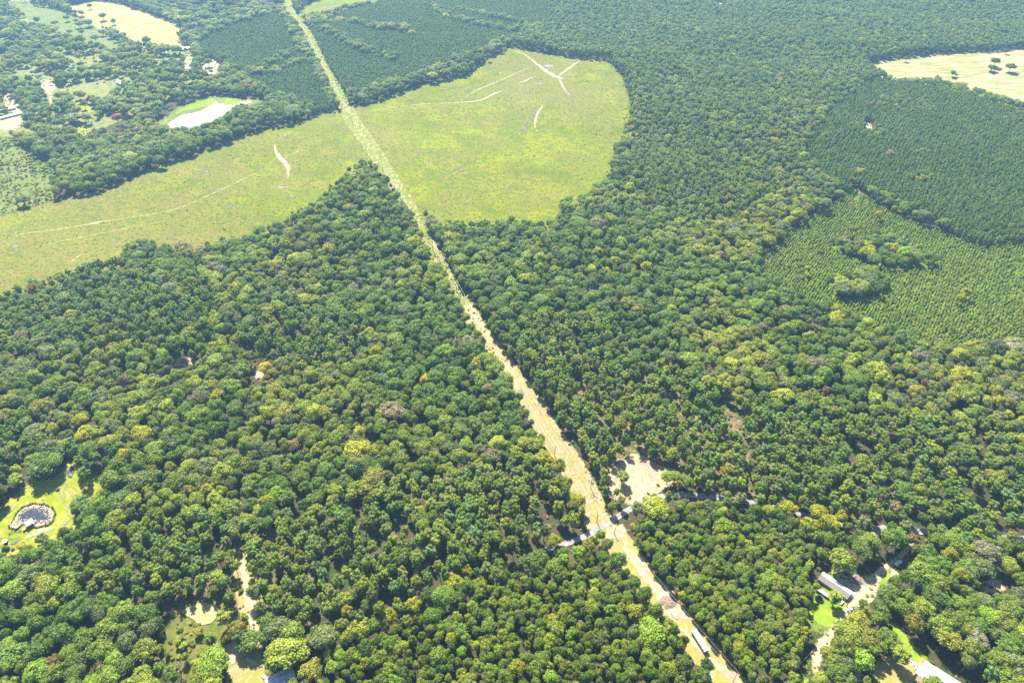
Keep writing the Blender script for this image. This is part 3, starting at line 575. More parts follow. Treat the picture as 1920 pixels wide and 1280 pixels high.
CLUMPS = [(1650, 478, 26), (1700, 478, 20), (1600, 462, 18), (1600, 545, 22), (1625, 535, 18), (1655, 455, 16), (1735, 492, 9)]
for x, y, r in CLUMPS: X, Y = G(x, y, 4); paint([(X + r * math.cos(t) * 1.1, Y + r * math.sin(t)) for t in np.linspace(0, 6.28, 14)], 1)
paint(clear_main, 0)
for pl in (field_r, field_br, field_gold, field_pasture, field_top): paint(pl, 0)
for pl in [pond_clear, sand_clear, dirt_yard, home_yard, lane_yard, strip_lawn, grey_pond_clear, algae_clear] + small_open:   # a tree whose top would hide the open ground is left out too
    for h in ((0, 4) if pl is sand_clear else (0, 5, 9, 13)): paint(pts(RAW[id(pl)][0], h), 0, False)
paint(pts([(330, 1165), (380, 1185), (415, 1190), (430, 1215), (425, 1270), (340, 1280), (300, 1240), (310, 1190)]), 6)
paint(pts([(1285, 880), (1262, 800), (1248, 735), (1268, 735), (1290, 800), (1310, 880)], 2), 7)
C3 = [(c, w_) for c, w_ in zip(corr_line, [k[2] for k in corr_c])]
for (a, wa), (b, wb) in zip(C3[:-1], C3[1:]): paintline([a, b], (wa + wb) / 4 + 1.0, 0)
paintline([G(*p) for p in road_px], 1.6, 0)
for l, wd in ((trA, 5), ([G(*p) for p in [(455, 1035), (465, 1090), (480, 1165), (487, 1228), (440, 1235)]], 3.4), ([G(*p) for p in [(1712, 1010), (1690, 1040), (1660, 1062), (1622, 1104)]], 4.5), ([G(1718, 985), G(1712, 1010)], 4),
              ([G(1580, 1155), G(1545, 1205), G(1530, 1235), G(1520, 1290)], 6), ([G(62, 868), G(60, 905)], 4), ([G(452, 940), G(458, 958)], 3), ([G(1538, 1205), G(1468, 1285)], 3),
              *[([G(1018, 1033, h), G(1060, 1018, h), G(1170, 958, h)], 5) for h in (0, 6, 11)], *[([G(1278, 924, h), G(1350, 930, h)], 3) for h in (0, 5, 9)], *[([G(1470, 953, h), G(1525, 966, h)], 2.5) for h in (0, 5, 9)], ([G(1030, 1028), G(1000, 1038)], 4)):
    paintline(l, wd, 0)
for h in (0, 5, 9): paintline([G(1540, 1078, h), G(1586, 1110, h)], 7.5, 0); paintline([G(1742, 1252, h), G(1805, 1296, h)], 9, 0); paintline([G(1680, 1056, h), G(1690, 1052, h)], 4, 0); paintline([G(505, 1285, h), G(545, 1262, h)], 6, 0)
paintline([(G(1530, 1060)[0], G(1530, 1060)[1]), G(1560, 1072)], 6, 0)
def zone(X, Y):
    i = ((np.asarray(X) - RX0) / RSZ).astype(int); j = ((np.asarray(Y) - RY0) / RSZ).astype(int); ok = (i >= 0) & (i < NX) & (j >= 0) & (j < NY)
    r = np.full(np.shape(X), -1, int); r[ok] = Z[j[ok], i[ok]]; return r
def in_view(X, Y, mx=70, my=0):
    zc = Y * CP + CAMH * SP; px = 960 + F * X / zc; py = 640 + F * (-Y * SP + CAMH * CP) / zc
    return (px > -mx) & (px < 1920 + mx) & (py > -26) & (py < 1380)
def lattice(d, jit, rot=0.0, row=1.0, seed=1):
    r = np.random.RandomState(seed); x = np.arange(-2300, 2300, d); y = np.arange(-2300, 2300, d * row); a, b = np.meshgrid(x, y)
    a = a + ((np.arange(len(y)) % 2) * d / 2)[:, None] + r.uniform(-jit, jit, a.shape) * d; b = b + r.uniform(-jit, jit, a.shape) * d
    c, s = math.cos(rot), math.sin(rot); X = a * c - b * s; Y = a * s + b * c + 950; k = (Y > RY0) & (np.abs(X) < 1560) & (Y < RY0 + NY * RSZ - 2); X = X[k]; Y = Y[k]; v = in_view(X, Y); return X[v], Y[v]

TREES = []   # kind, X, Y, R scale, Z scale, palette index, colour gain, special label
sp_trees = [  # photo pixel of the crown centre, colour, radius m, kind
 (897, 682, 'yellow-green', 7, 0), (797, 714, 'yellow', 5, 0), (670, 845, 'yellow-green', 10, 0), (700, 850, 'yellow-green', 6, 0), (1177, 570, 'pale olive', 9, 0), (1195, 585, 'pale olive', 7, 0), (738, 777, 'tan', 10, 0), (690, 762, 'tan', 6, 0), (880, 640, 'grey-brown', 7, 0), (903, 642, 'grey-brown', 6, 0),
 (1140, 540, 'pale olive', 6, 0), (617, 468, 'yellow-green', 8, 0), (440, 540, 'yellow-green', 6, 0), (213, 630, 'yellow-green', 5, 0), (497, 688, 'yellow', 6, 0), (410, 740, 'yellow-green', 7, 0), (150, 788, 'yellow-green', 6, 0), (83, 766, 'pale olive', 8, 0), (70, 775, 'pale olive', 7, 0), (125, 790, 'pale olive', 7, 0), (233, 716, 'tan', 6, 0), (340, 462, 'tan', 9, 0),
 (400, 498, 'grey-brown', 7, 0), (415, 505, 'grey-brown', 7, 0), (553, 830, 'orange-tan', 5, 0), (536, 845, 'orange-tan', 3, 0), (63, 548, 'reddish brown', 3.5, 1), (160, 818, 'yellow-green', 7, 0), (175, 815, 'olive green', 7, 0), (233, 850, 'yellow', 5, 0), (100, 805, 'pale olive', 6, 0), (375, 735, 'grey-brown', 7, 0), (190, 745, 'grey-green', 8, 0), (125, 735, 'grey-green', 8, 0), (120, 560, 'grey-green', 9, 0),
 (300, 520, 'grey-green', 10, 0), (320, 545, 'grey-green', 9, 0), (75, 640, 'grey-green', 8, 0), (225, 605, 'grey-green', 8, 0), (90, 665, 'grey-green', 9, 0), (130, 655, 'grey-green', 8, 0), (50, 690, 'grey-green', 9, 0), (20, 705, 'grey-green', 8, 0),
 (1627, 471, 'yellow-green', 9, 0), (1616, 473, 'yellow-green', 6, 0), (1673, 468, 'pale olive', 9, 0), (1710, 470, 'tan', 6, 0), (1721, 464, 'yellow-green', 4, 0), (1583, 450, 'grey-brown', 7, 0), (1627, 528, 'grey-green', 11, 0), (1583, 542, 'grey-green', 10, 0), (1608, 548, 'grey-green', 8, 0), (1570, 597, 'yellow-green', 7, 0), (1340, 648, 'tan', 5, 0), (1527, 685, 'grey-brown', 8, 0), (1723, 668, 'grey-brown', 8, 0),
 (1547, 736, 'reddish brown', 4, 1), (1727, 726, 'reddish brown', 3.5, 1), (1800, 705, 'yellow-green', 9, 0), (1897, 745, 'grey-brown', 7, 0), (1427, 672, 'pale olive', 9, 0), (1395, 664, 'pale olive', 7, 0), (1390, 630, 'pale olive', 9, 0), (1900, 655, 'grey-brown', 10, 0), (1407, 466, 'yellow-green', 6, 0), (1396, 470, 'yellow-green', 6, 0), (1810, 550, 'yellow-green', 5, 0), (1800, 560, 'yellow-green', 4, 0), (1870, 720, 'grey-green', 9, 0),
 (1452, 268, 'yellow-green', 7, 0), (1613, 322, 'pale olive', 7, 0), (1597, 340, 'tan', 6, 0), (1483, 135, 'reddish brown', 4, 1), (1733, 90, 'tan', 8, 0), (1613, 80, 'yellow-green', 8, 0), (1513, 391, 'yellow-green', 6, 0), (1370, 384, 'yellow-green', 6, 0), (1667, 290, 'tan', 6, 0), (1553, 352, 'grey-brown', 8, 0), (1530, 360, 'grey-brown', 6, 0), (1480, 415, 'yellow-green', 6, 0), (1427, 408, 'yellow-green', 6, 0), (1647, 402, 'yellow', 4, 0), (1460, 250, 'grey-green', 7, 0),
 (1187, 258, 'reddish brown', 4, 1), (1153, 102, 'grey-brown', 7, 0), (923, 94, 'orange-tan', 6, 0), (943, 72, 'yellow', 5, 0), (917, 104, 'orange-tan', 4, 0), (1120, 421, 'tan', 9, 0), (1153, 308, 'grey-green', 8, 0), (920, 85, 'grey-green', 7, 0), (900, 105, 'grey-green', 9, 0),
 (90, 122, 'yellow-green', 9, 0), (220, 222, 'reddish brown', 7, 0), (227, 246, 'reddish brown', 5, 0), (147, 105, 'yellow-green', 7, 0), (133, 114, 'yellow', 5, 0), (240, 305, 'grey-brown', 8, 0), (277, 298, 'grey-brown', 7, 0), (477, 232, 'tan', 6, 0), (53, 265, 'yellow-green', 8, 0), (463, 163, 'reddish brown', 6, 0), (200, 308, 'yellow-green', 6, 0), (445, 235, 'grey-green', 9, 0), (300, 300, 'dark green', 9, 0),
 (500, 939, 'yellow-green', 5, 0), (1533, 962, 'yellow-green', 7, 0), (1547, 979, 'yellow-green', 7, 0), (1560, 983, 'yellow-green', 6, 0), (1520, 984, 'yellow-green', 6, 0), (1576, 972, 'yellow-green', 5, 0), (1710, 1008, 'orange-tan', 4, 0), (1780, 1043, 'yellow-green', 5, 0), (1580, 1052, 'olive green', 9, 0), (1477, 956, 'yellow-green', 6, 0), (853, 1088, 'yellow-green', 6, 0), (875, 1070, 'yellow-green', 4, 0), (777, 1136, 'yellow-green', 5, 0), (651, 1146, 'yellow', 4, 0), (1038, 1012, 'yellow-green', 5, 0),
 (213, 1152, 'yellow-green', 5, 0), (103, 1239, 'orange-tan', 4, 0), (1850, 1035, 'grey-brown', 8, 0), (1715, 1170, 'pale olive', 6, 0), (1780, 1200, 'pale olive', 7, 0), (1832, 1195, 'grey-brown', 7, 0), (1810, 1180, 'pale olive', 5, 0), (1800, 1080, 'yellow-green', 5, 0), (1220, 1185, 'bright green', 8, 0), (1190, 1150, 'yellow-green', 6, 0), (20, 1225, 'deep green', 8, 0), (700, 900, 'pale olive', 9, 0), (690, 915, 'pale olive', 8, 0), (670, 880, 'grey-green', 8, 0),
]
lone = [  # trees one can point at: pixel of the crown centre, colour, radius, height, kind, label
 (1617, 1237, 'bright green', 8.2, 15, 0, 'big round bright green oak on the bare yard left of the barn'), (1566, 1260, 'deep green', 7.0, 14, 0, 'dark green broadleaf tree below the big round oak, at the sandy lane end'),
 (1687, 1228, 'olive green', 6.6, 15, 1, 'tall olive conical tree standing on the lawn strip above the barn'), (1662, 1191, 'deep green', 6.0, 13, 0, 'dense dark green tree left of the long lawn strip above the barn'),
 (1556, 1228, 'olive green', 6.2, 12, 0, 'olive tree at the edge of the lane, left of the big round oak'), (1565, 1120, 'olive green', 5.4, 12, 1, 'olive pine in front of the white-roofed mobile home'), (1588, 1189, 'olive green', 8.6, 16, 0, 'broad olive oak beside the lane below the mobile home yard'),
 (1582, 1214, 'olive green', 6.8, 15, 0, 'olive tree between the broad lane oak and the big round oak'), (1612, 1165, 'pale olive', 6.5, 14, 0, 'yellowish olive tree right of the broad lane oak'), (1628, 1202, 'pale olive', 6.8, 14, 0, 'olive tree touching the upper right of the big round oak'),
 (1538, 1275, 'olive green', 4.8, 9, 0, 'small olive tree on the lane lawn at the bottom edge'), (1586, 1276, 'deep green', 5, 10, 0, 'green tree at the bottom edge below the dark lane-end tree'),
 (81, 872, 'deep green', 10.5, 17, 0, 'large dark oak standing above the lily pond lawn'), (100, 868, 'deep green', 8, 16, 0, 'dark tree just right of the large oak above the pond lawn'), (66, 866, 'green', 7, 15, 0, 'green tree just left of the large oak above the pond lawn'),
 (150, 868, 'deep green', 4.4, 17, 1, 'narrow tall tree between the small pond and the right lawn'), (158, 890, 'deep green', 4.6, 17, 1, 'tall dark tree casting a long shadow right of the small pond'), (30, 900, 'light green', 5.2, 12, 0, 'pale green tree at the shaded wood edge above the lily pond'),
 (150, 945, 'deep green', 6.2, 13, 0, 'dark round oak at the right rim of the pond lawn'), (177, 945, 'olive green', 6, 13, 0, 'olive tree just right of the dark oak at the pond lawn rim'), (78, 1010, 'dark green', 4.2, 8, 0, 'small dark round tree on the lawn below the lily pond'), (40, 1022, 'yellow-green', 3.6, 6, 0, 'low yellow-green bushy tree at the lawn edge below the pond'),
 (468, 1202, 'deep green', 6.8, 12, 0, 'lone dark oak in the middle of the sandy drive junction'), (420, 1160, 'olive green', 5, 17, 1, 'tall leaning pine beside the pale algae pond'), (428, 1190, 'pale olive', 4, 9, 0, 'small pale olive tree below the leaning pine by the algae pond'), (395, 1200, 'deep green', 4.5, 13, 1, 'dark narrow tree below the algae pond'),
 (400, 1245, 'bright green', 9, 15, 0, 'big bright green tree left of the white sandy turnaround'), (540, 1225, 'olive green', 12, 17, 0, 'very broad olive oak above the blue-white metal roof'), (515, 1240, 'deep green', 7, 14, 0, 'green tree left of the very broad oak by the metal roof'), (500, 1165, 'dark green', 6.5, 15, 0, 'dark tree right of the sandy drive above the turnaround'), (525, 1180, 'grey-green', 8, 15, 0, 'grey-green oak right of the dark tree by the drive'),
 (1866, 116, 'dark green', 9, 16, 0, 'tallest dark oak of the group of three in the hay field'), (1861, 126, 'dark green', 7.5, 13, 0, 'dark oak in front of the tallest one in the hay field'), (1895, 127, 'dark green', 10, 13, 0, 'wide dark oak, rightmost of the three in the hay field'), (1787, 137, 'dark green', 5.2, 12, 0, 'single small dark tree in the middle of the hay field'), (1793, 141, 'grey-green', 3, 6, 0, 'little bush tree touching the single tree in the hay field'),
 (1887, 96, 'dark green', 5.2, 11, 0, 'small dark tree on the brown stubble field'), (1828, 168, 'dark green', 3.2, 12, 1, 'thin dark tree at the near edge of the hay field'), (1806, 158, 'yellow-green', 8, 8, 0, 'flat yellow-green tree at the near edge of the hay field'), (1698, 111, 'dark green', 4, 8, 0, 'tiny dark tree at the far edge of the hay field'),
 (192, 31, 'dark green', 8, 15, 0, 'dark oak alone in the golden field at top left'), (212, 40, 'dark green', 5.5, 13, 0, 'narrow dark tree right of the lone oak in the golden field'), (152, 24, 'dark green', 7, 13, 0, 'dark tree on the upper left rim of the golden field'), (168, 12, 'dark green', 6, 12, 0, 'small dark tree at the top rim of the golden field'), (140, 30, 'dark green', 6, 12, 0, 'dark tree left of the one on the golden field rim'), (125, 34, 'dark green', 6, 12, 0, 'dark tree second left of the golden field rim'),
 (102, 44, 'grey-green', 7, 12, 0, 'grey-green tree on the pasture left of the paired oaks'), (148, 45, 'dark green', 9, 15, 0, 'left one of the paired oaks on the pasture'), (165, 42, 'dark green', 10, 16, 0, 'right one of the paired oaks on the pasture'), (153, 62, 'dark green', 7, 13, 0, 'dark round tree below the paired oaks'), (130, 60, 'grey-green', 6, 12, 0, 'grey tree left of the dark round tree on the pasture'), (178, 72, 'dark green', 9, 14, 0, 'broad dark tree on the lower pasture'),
 (192, 60, 'dark green', 8, 14, 0, 'first dark tree of the row along the golden field'), (206, 64, 'dark green', 9, 15, 0, 'second dark tree of the row along the golden field'), (220, 70, 'dark green', 9, 15, 0, 'third dark tree of the row along the golden field'), (231, 80, 'dark green', 8, 14, 0, 'fourth dark tree of the row along the golden field'), (232, 89, 'dark green', 6, 10, 0, 'small dark tree at the lower end of the field row'),
 (275, 78, 'dark green', 8, 17, 0, 'tall dark tree on the near rim of the golden field'), (256, 86, 'grey-green', 9, 14, 0, 'grey-green tree on the near left rim of the golden field'), (390, 118, 'dark green', 7.5, 13, 0, 'round dark tree inside the sandy lot behind the grey pond'), (396, 135, 'dark green', 4.5, 7, 0, 'small bush tree on the sandy lot behind the grey pond'), (418, 108, 'dark green', 7, 15, 0, 'dark tree on the right side of the sandy lot'),
 (365, 125, 'dark green', 9, 17, 0, 'tall dark tree on the left side of the sandy lot'), (157, 195, 'dark green', 4.5, 14, 1, 'narrow dark tree on the small lawn left of centre'), (113, 182, 'dark green', 11, 15, 0, 'dark double-crowned oak above the small lawns'), (137, 220, 'grey-green', 13, 15, 0, 'very broad grey-green oak below the small lawns'), (75, 205, 'grey-green', 10, 14, 0, 'grey-green oak right of the two long homes'), (50, 190, 'grey-green', 9, 14, 0, 'grey oak above the long homes, by the pale lane'),
 (42, 375, 'grey-green', 8, 14, 0, 'ragged tree on the rough pasture at the left edge'), (1187, 985, 'yellow-green', 2.2, 5, 0, 'small yellowish bush tree by the road crossing'), (809, 412, 'deep green', 4.2, 14, 1, 'dark narrow tree at the corridor corner of the clearing'), (1055, 382, 'deep green', 5, 14, 1, 'dark leafy tree at the lower right corner of the clearing'), (1066, 375, 'bright green', 5, 14, 0, 'bright green tree at the lower right corner of the clearing'),
 (1052, 1035, 'deep green', 5, 10, 0, 'dark tree left of the grassy corridor below the road'), (1250, 1170, 'olive green', 6, 11, 0, 'olive tree left of the junk heap on the corridor'), (1266, 893, 'olive green', 5, 11, 0, 'olive tree on the right rim of the sandy clearing'), (1252, 896, 'green', 5.5, 12, 0, 'green tree on the lower right rim of the sandy clearing'), (1167, 895, 'green', 5, 12, 1, 'pine on the left rim of the sandy clearing'),
]
KN = ('broadleaf_tree', 'pine_tree')
occ = {}
def occ_add(X, Y, R): occ.setdefault((int(X // 16), int(Y // 16)), []).append((X, Y, R))
def occ_hit(X, Y, R, f=.62):
    a, b = int(X // 16), int(Y // 16)
    for i in (a - 1, a, a + 1):
        for j in (b - 1, b, b + 1):
            for (x, y, r) in occ.get((i, j), ()):
                if (x - X) ** 2 + (y - Y) ** 2 < ((r + R) * f) ** 2: return True
    return False
def gain(): return float(np.clip(rs.normal(1, .13), .7, 1.35))
LONES = []
for x, y, c, R, Ht, k, lab in lone:
    p = P3(x, y, Ht * .6); kind = KN[k]; base = 15.5 if k == 0 else 19.8
    LONES.append((kind, p.x, p.y, R / NOMR[kind], Ht / base, PN.index(c), gain(), lab)); occ_add(p.x, p.y, R * 1.05)
for x, y, c, R, k in sp_trees:
    kind = KN[k]; p = P3(x, y, 11); z = zone(np.array([p.x]), np.array([p.y]))[0]
    hs = rs.uniform(.95, 1.15) if k == 0 else rs.uniform(.9, 1.05)
    TREES.append((kind, p.x, p.y, R / NOMR[kind], hs * (1 if R < 8 else 1.12), PN.index(c), gain(), None)); occ_add(p.x, p.y, R * .9)

def pick_mixed(X, Y):
    a = vnoise(X, Y, 75, 11); b = vnoise(X, Y, 38, 12); r = rs.rand()
    far = PX(X, Y)[1] < 420
    if r < .028: return rs.choice(['yellow-green', 'pale olive', 'tan', 'pale olive', 'yellow-green', 'grey-brown'])
    if a > .62: return rs.choice(['pale olive', 'grey-green', 'olive green', 'green', 'light green'], p=[.13, .25, .30, .20, .12])
    if a > .45: return rs.choice(['green', 'deep green', 'olive green', 'grey-green', 'light green'], p=[.32, .2, .24, .14, .10])
    if b > .5: return rs.choice(['dark green', 'deep green', 'green', 'grey-green', 'bright green'], p=[.26, .34, .22, .10, .08])
    return rs.choice(['deep green', 'green', 'olive green', 'dark green'], p=[.35, .3, .2, .15])
def put(kind, X, Y, R, hs, cn, f=.62, chk=True):
    if R > 3.6 and (zone(np.array([X - R * .55, X + R * .55, X, X]), np.array([Y, Y, Y - R * .5, Y + R * .5])) == 0).any(): R *= .62; hs *= .85
    if chk and occ_hit(X, Y, R, f): return False
    TREES.append((kind, X, Y, R / NOMR[kind], hs, PN.index(cn), gain(), None)); occ_add(X, Y, R); return True
def relief_h(X, Y): return .82 + .36 * vnoise(X, Y, 60, 21)
def rise(R, hs): return hs
# broad crowns first, then the fill between them
X, Y = lattice(13.0, .42, .3, .9, 5); z = zone(X, Y)
for x, y, c in zip(X, Y, z):
    if c == 1 and rs.rand() < .72 or c == 9 and rs.rand() < .62:
        if c == 9 and vnoise(x, y, 42, 31) < .38: continue
        R = rs.uniform(5.2, 8.2) * (1.12 if PX(x, y)[1] < 330 else 1); put('broadleaf_tree', x, y, R, (.75 + R / 20) * relief_h(x, y), pick_mixed(x, y), .6)
X, Y = lattice(6.8, .45, .9, .9, 6); z = zone(X, Y)
for x, y, c in zip(X, Y, z):
    if c == 1:
        if vnoise(x, y, 90, 13) > .66 and rs.rand() < .75: put('pine_tree', x, y, rs.uniform(2.9, 3.9), rs.uniform(.8, .98) * relief_h(x, y) * .95, rs.choice(['deep green', 'blue-green', 'green']), .66)
        else: R = rs.uniform(3.2, 5.8) * (1.15 if PX(x, y)[1] < 330 else 1); put('broadleaf_tree', x, y, R, (.68 + R / 18) * relief_h(x, y), pick_mixed(x, y), .66)
    elif c == 9:
        if vnoise(x, y, 42, 31) > .48 and rs.rand() < .8: R = rs.uniform(2.5, 5); put('broadleaf_tree', x, y, R, (.5 + R / 14) * relief_h(x, y), pick_mixed(x, y), .66)
        elif rs.rand() < .05: R = rs.uniform(1.8, 3.5); put('broadleaf_tree', x, y, R, .5, pick_mixed(x, y), .66)
X, Y = lattice(6.6, .38, .55, .92, 7); z = zone(X, Y)
for x, y, c in zip(X, Y, z):
    if c == 2:
        v = vnoise(x, y, 50, 41); u = vnoise(x, y, 18, 42)
        if u < .17 and PX(x, y)[1] > 500: continue
        if rs.rand() < .10 + .35 * (v > .68): R = rs.uniform(3.2, 6.2); put('broadleaf_tree', x, y, R, (.72 + R / 20) * relief_h(x, y), pick_mixed(x, y), .62)
        else: R = rs.uniform(3.2, 4.8) * (1.15 if PX(x, y)[1] < 300 else 1); put('pine_tree', x, y, R, rs.uniform(.78, 1.02) * relief_h(x, y), rs.choice(['deep green', 'green', 'olive green', 'blue-green', 'grey-green'], p=[.28, .34, .24, .07, .07]), .64)
    elif c == 7 and rs.rand() < .35: put('pine_tree', x, y, rs.uniform(2.8, 3.6), rs.uniform(.75, .95), 'green', .7)
X, Y = lattice(4.5, .42, .2, .9, 8); z = zone(X, Y)
for x, y, c in zip(X, Y, z):
    if c == 8:
        R = rs.uniform(2.1, 3.9) if rs.rand() < .8 else rs.uniform(4, 5.6)
        put('broadleaf_tree', x, y, R, (.55 + R / 14) * relief_h(x, y), rs.choice(['green', 'deep green', 'olive green', 'bright green', 'light green', 'grey-green', 'yellow-green'], p=[.27, .25, .26, .08, .06, .06, .02]), .62)
X, Y = lattice(4.6, .24, 1.02, .95, 9); z = zone(X, Y)
for x, y, c in zip(X, Y, z):
    if c == 4 and rs.rand() < .985:
        if vnoise(x, y, 40, 51) > .80 and rs.rand() < .35: put('broadleaf_tree', x, y, rs.uniform(3, 4.8), rs.uniform(.8, .95), pick_mixed(x, y), .6)
        else: put('plantation_pine', x, y, rs.uniform(2.2, 2.9), rs.uniform(.92, 1.1) * (.9 + .2 * vnoise(x, y, 60, 22)), rs.choice(['deep green', 'green', 'blue-green', 'grey-green'], p=[.3, .3, .3, .1]), .72)
X, Y = lattice(3.7, .22, .5, .92, 10); z = zone(X, Y)
for x, y, c in zip(X, Y, z):
    if c == 5 and rs.rand() < .93: put('plantation_pine', x, y, rs.uniform(1.6, 2.6), rs.uniform(.62, .95), rs.choice(['blue-green', 'green', 'grey-green'], p=[.5, .3, .2]), .5)
X, Y = lattice(3.15, .24, -1.05, 1.05, 11); z = zone(X, Y)
for x, y, c in zip(X, Y, z):
    if c == 3:
        e = vnoise(x, y, 30, 61)
        if e > .84 and rs.rand() < .35: put('broadleaf_tree', x, y, rs.uniform(1.8, 3.2), rs.uniform(.4, .55), rs.choice(['yellow-green', 'light green', 'olive green']), .62)
        else: put('young_pine', x, y, rs.uniform(1.9, 2.9), rs.uniform(.65, 1.1), rs.choice(['green', 'bright green', 'light green', 'olive green', 'yellow-green'], p=[.34, .34, .24, .06, .02]), .3, True)
X, Y = lattice(8.5, .48, 0, .9, 12); z = zone(X, Y)
for x, y, c in zip(X, Y, z):
    if c == 6 and rs.rand() < .75 * (vnoise(x, y, 34, 81) > .55): R = rs.uniform(1.4, 3.2); put('broadleaf_tree', x, y, R, rs.uniform(.25, .5), rs.choice(['light green', 'yellow-green', 'green', 'olive green', 'pale olive']), .6)
# brush: low growth over the clearing, the corridor, the fields' rims and the woods' edges
SHR = []
edge = (zone(gx.ravel(), gy.ravel()) == 0).reshape(Z.shape)
near = np.zeros_like(edge); nz = (Z > 0) & (Z != 6)
for dx in (-3, 0, 3):
    for dy in (-3, 0, 3): near |= np.roll(np.roll(nz, dx, 1), dy, 0)
rim = near & edge
X, Y = lattice(4.4, .5, .1, 1.0, 13); z = zone(X, Y); inm = inpoly(X, Y, clear_main); inc = np.zeros(X.shape, bool)
dcor = segdist(X, Y, corr_line); droad = segdist(X, Y, road_line)
v1 = vnoise(X, Y, 26, 71); v2 = vnoise(X, Y, 70, 72); v3 = vnoise(X, Y, 9, 73)
ii = np.clip(((X - RX0) / RSZ).astype(int), 0, NX - 1); jj = np.clip(((Y - RY0) / RSZ).astype(int), 0, NY - 1); rm = rim[jj, ii]
py = PX(X, Y)[1]; px = PX(X, Y)[0]
for k in range(len(X)):
    if z[k] == 0:
        if inm[k] and dcor[k] > 13:
            p = .12 + .5 * (v1[k] > .62) + .3 * (v3[k] > .7)
            if rs.rand() < p * .62:
                s = rs.uniform(.25, .62) * (1.6 if rs.rand() < .05 else 1)
                SHR.append((X[k], Y[k], s, s * rs.uniform(.5, .9), PN.index(rs.choice(['light green', 'green', 'yellow-green', 'olive green', 'deep green', 'bright green'], p=[.26, .10, .34, .14, .10, .06])), gain() * 1.05)); continue
        if rm[k] and droad[k] > 5 and (dcor[k] > 8 or py[k] < 680) and rs.rand() < .5:
            s = rs.uniform(.4, 1.0); SHR.append((X[k], Y[k], s, s * rs.uniform(.6, 1.1), PN.index(rs.choice(['light green', 'green', 'yellow-green', 'olive green', 'deep green'])), gain())); continue
        if dcor[k] < 13 and 380 < py[k] < 680 and rs.rand() < .5 * (v3[k] > .4):
            s = rs.uniform(.3, .75); SHR.append((X[k], Y[k], s, s * .7, PN.index(rs.choice(['light green', 'yellow-green', 'green'])), gain()))
    elif z[k] == 6 and rs.rand() < (.75 if px[k] < 250 else 1.6) * (v3[k] > .3):
        s = rs.uniform(.5, 1.4); SHR.append((X[k], Y[k], s, s * rs.uniform(.6, 1.1), PN.index(rs.choice(['light green', 'yellow-green', 'green', 'pale olive', 'olive green'] if px[k] < 250 else ['yellow-green', 'orange-tan', 'light green', 'olive green', 'yellow-green'])), gain()))
    elif z[k] in (2, 8, 1) and py[k] > 560 and rs.rand() < .22:
        s = rs.uniform(.5, 1.2); SHR.append((X[k], Y[k], s, s * rs.uniform(.6, 1.3), PN.index(rs.choice(['green', 'olive green', 'deep green', 'light green'])), gain()))
# rim of the lily pond
for i in range(120):
    t = i / 120 * len(big_pond); a = big_pond[int(t) % len(big_pond)]; b = big_pond[(int(t) + 1) % len(big_pond)]; f_ = t % 1; q = (a[0] + (b[0] - a[0]) * f_, a[1] + (b[1] - a[1]) * f_)
    c = np.mean(np.array(big_pond), 0); d = np.array(q) - c; q = c + d * (1 + rs.uniform(.03, .10)); pxy = PX(*q)
    if 44 < pxy[0] < 66 and pxy[1] > 980: continue
    SHR.append((q[0], q[1], rs.uniform(.3, .6), rs.uniform(.4, .9), PN.index(rs.choice(['deep green', 'olive green', 'yellow-green', 'green'])), gain()))

# ------------------------------------------------------------------ individuals: the largest in the photo; the rest of each kind is one mass
def rgb(pi, g): c = PAL[PN[pi]]; return [c[0] * g, c[1] * g, c[2] * g]
def make_tree(kind, X, Y, s, hs, pi, g, label, cat, group=None, parts=True, variant=None):
    fm = PARTS[kind]; v = rs.randint(len(fm)) if variant is None else variant; cm, tm = fm[v]
    loc = (X, Y, float(H(X, Y)) - .05); rz = rs.uniform(0, 6.28)
    r = empty(kind, label, cat, loc, rz, group); r.scale = (s * rs.uniform(.85, 1.18), s * rs.uniform(.85, 1.18), hs)
    c = link("crown", cm, r); c["tint"] = rgb(pi, g); link("trunk", tm, r)
    return r
LAND = [((1311, 1203), 'long white trailer'), ((1763, 1262), 'white barn roof'), ((1566, 1100), 'white-roofed mobile home'), ((62, 968), 'lily pond'), ((385, 1158), 'pale algae pond'), ((525, 1272), 'blue-white metal roof'),
        ((445, 1230), 'white sandy turnaround'), ((470, 1130), 'sandy forest drive'), ((1120, 985), 'road crossing'), ((1205, 900), 'sandy clearing'), ((1315, 926), 'grey road gap'), ((738, 777), 'big tan tree'), ((670, 845), 'big yellow-green tree'),
        ((1250, 1130), 'brush pile on the corridor'), ((1545, 978), 'yellow-green tree clump'), ((897, 682), 'yellow tree by the corridor'), ((1570, 597), 'yellow young-pine tree'), ((137, 887), 'small upper pond'), ((1240, 1060), 'grassy corridor below the road'),
        ((1060, 870), 'sandy corridor above the road'), ((345, 675), 'grey fallen dead tree'), ((860, 1100), 'dark road cut in the woods'), ((1617, 1237), 'big round yard oak'), ((1650, 992), 'bare sandy opening'), ((1200, 1250), 'bottom centre edge'), ((150, 1240), 'bottom left corner'), ((1860, 1120), 'right photo edge'),
        ((850, 1240), 'bottom edge left of centre'), ((690, 1030), 'centre of the left pines'), ((1450, 1060), 'dense woods left of the mobile home'), ((1420, 850), 'open pines right of centre'), ((1750, 850), 'right-hand pines')]
ORD = ['', 'nearest', 'second nearest', 'third nearest', 'fourth nearest', 'fifth nearest', 'sixth nearest', 'seventh nearest', 'eighth nearest', 'ninth nearest', 'tenth nearest', 'eleventh nearest', 'twelfth nearest']
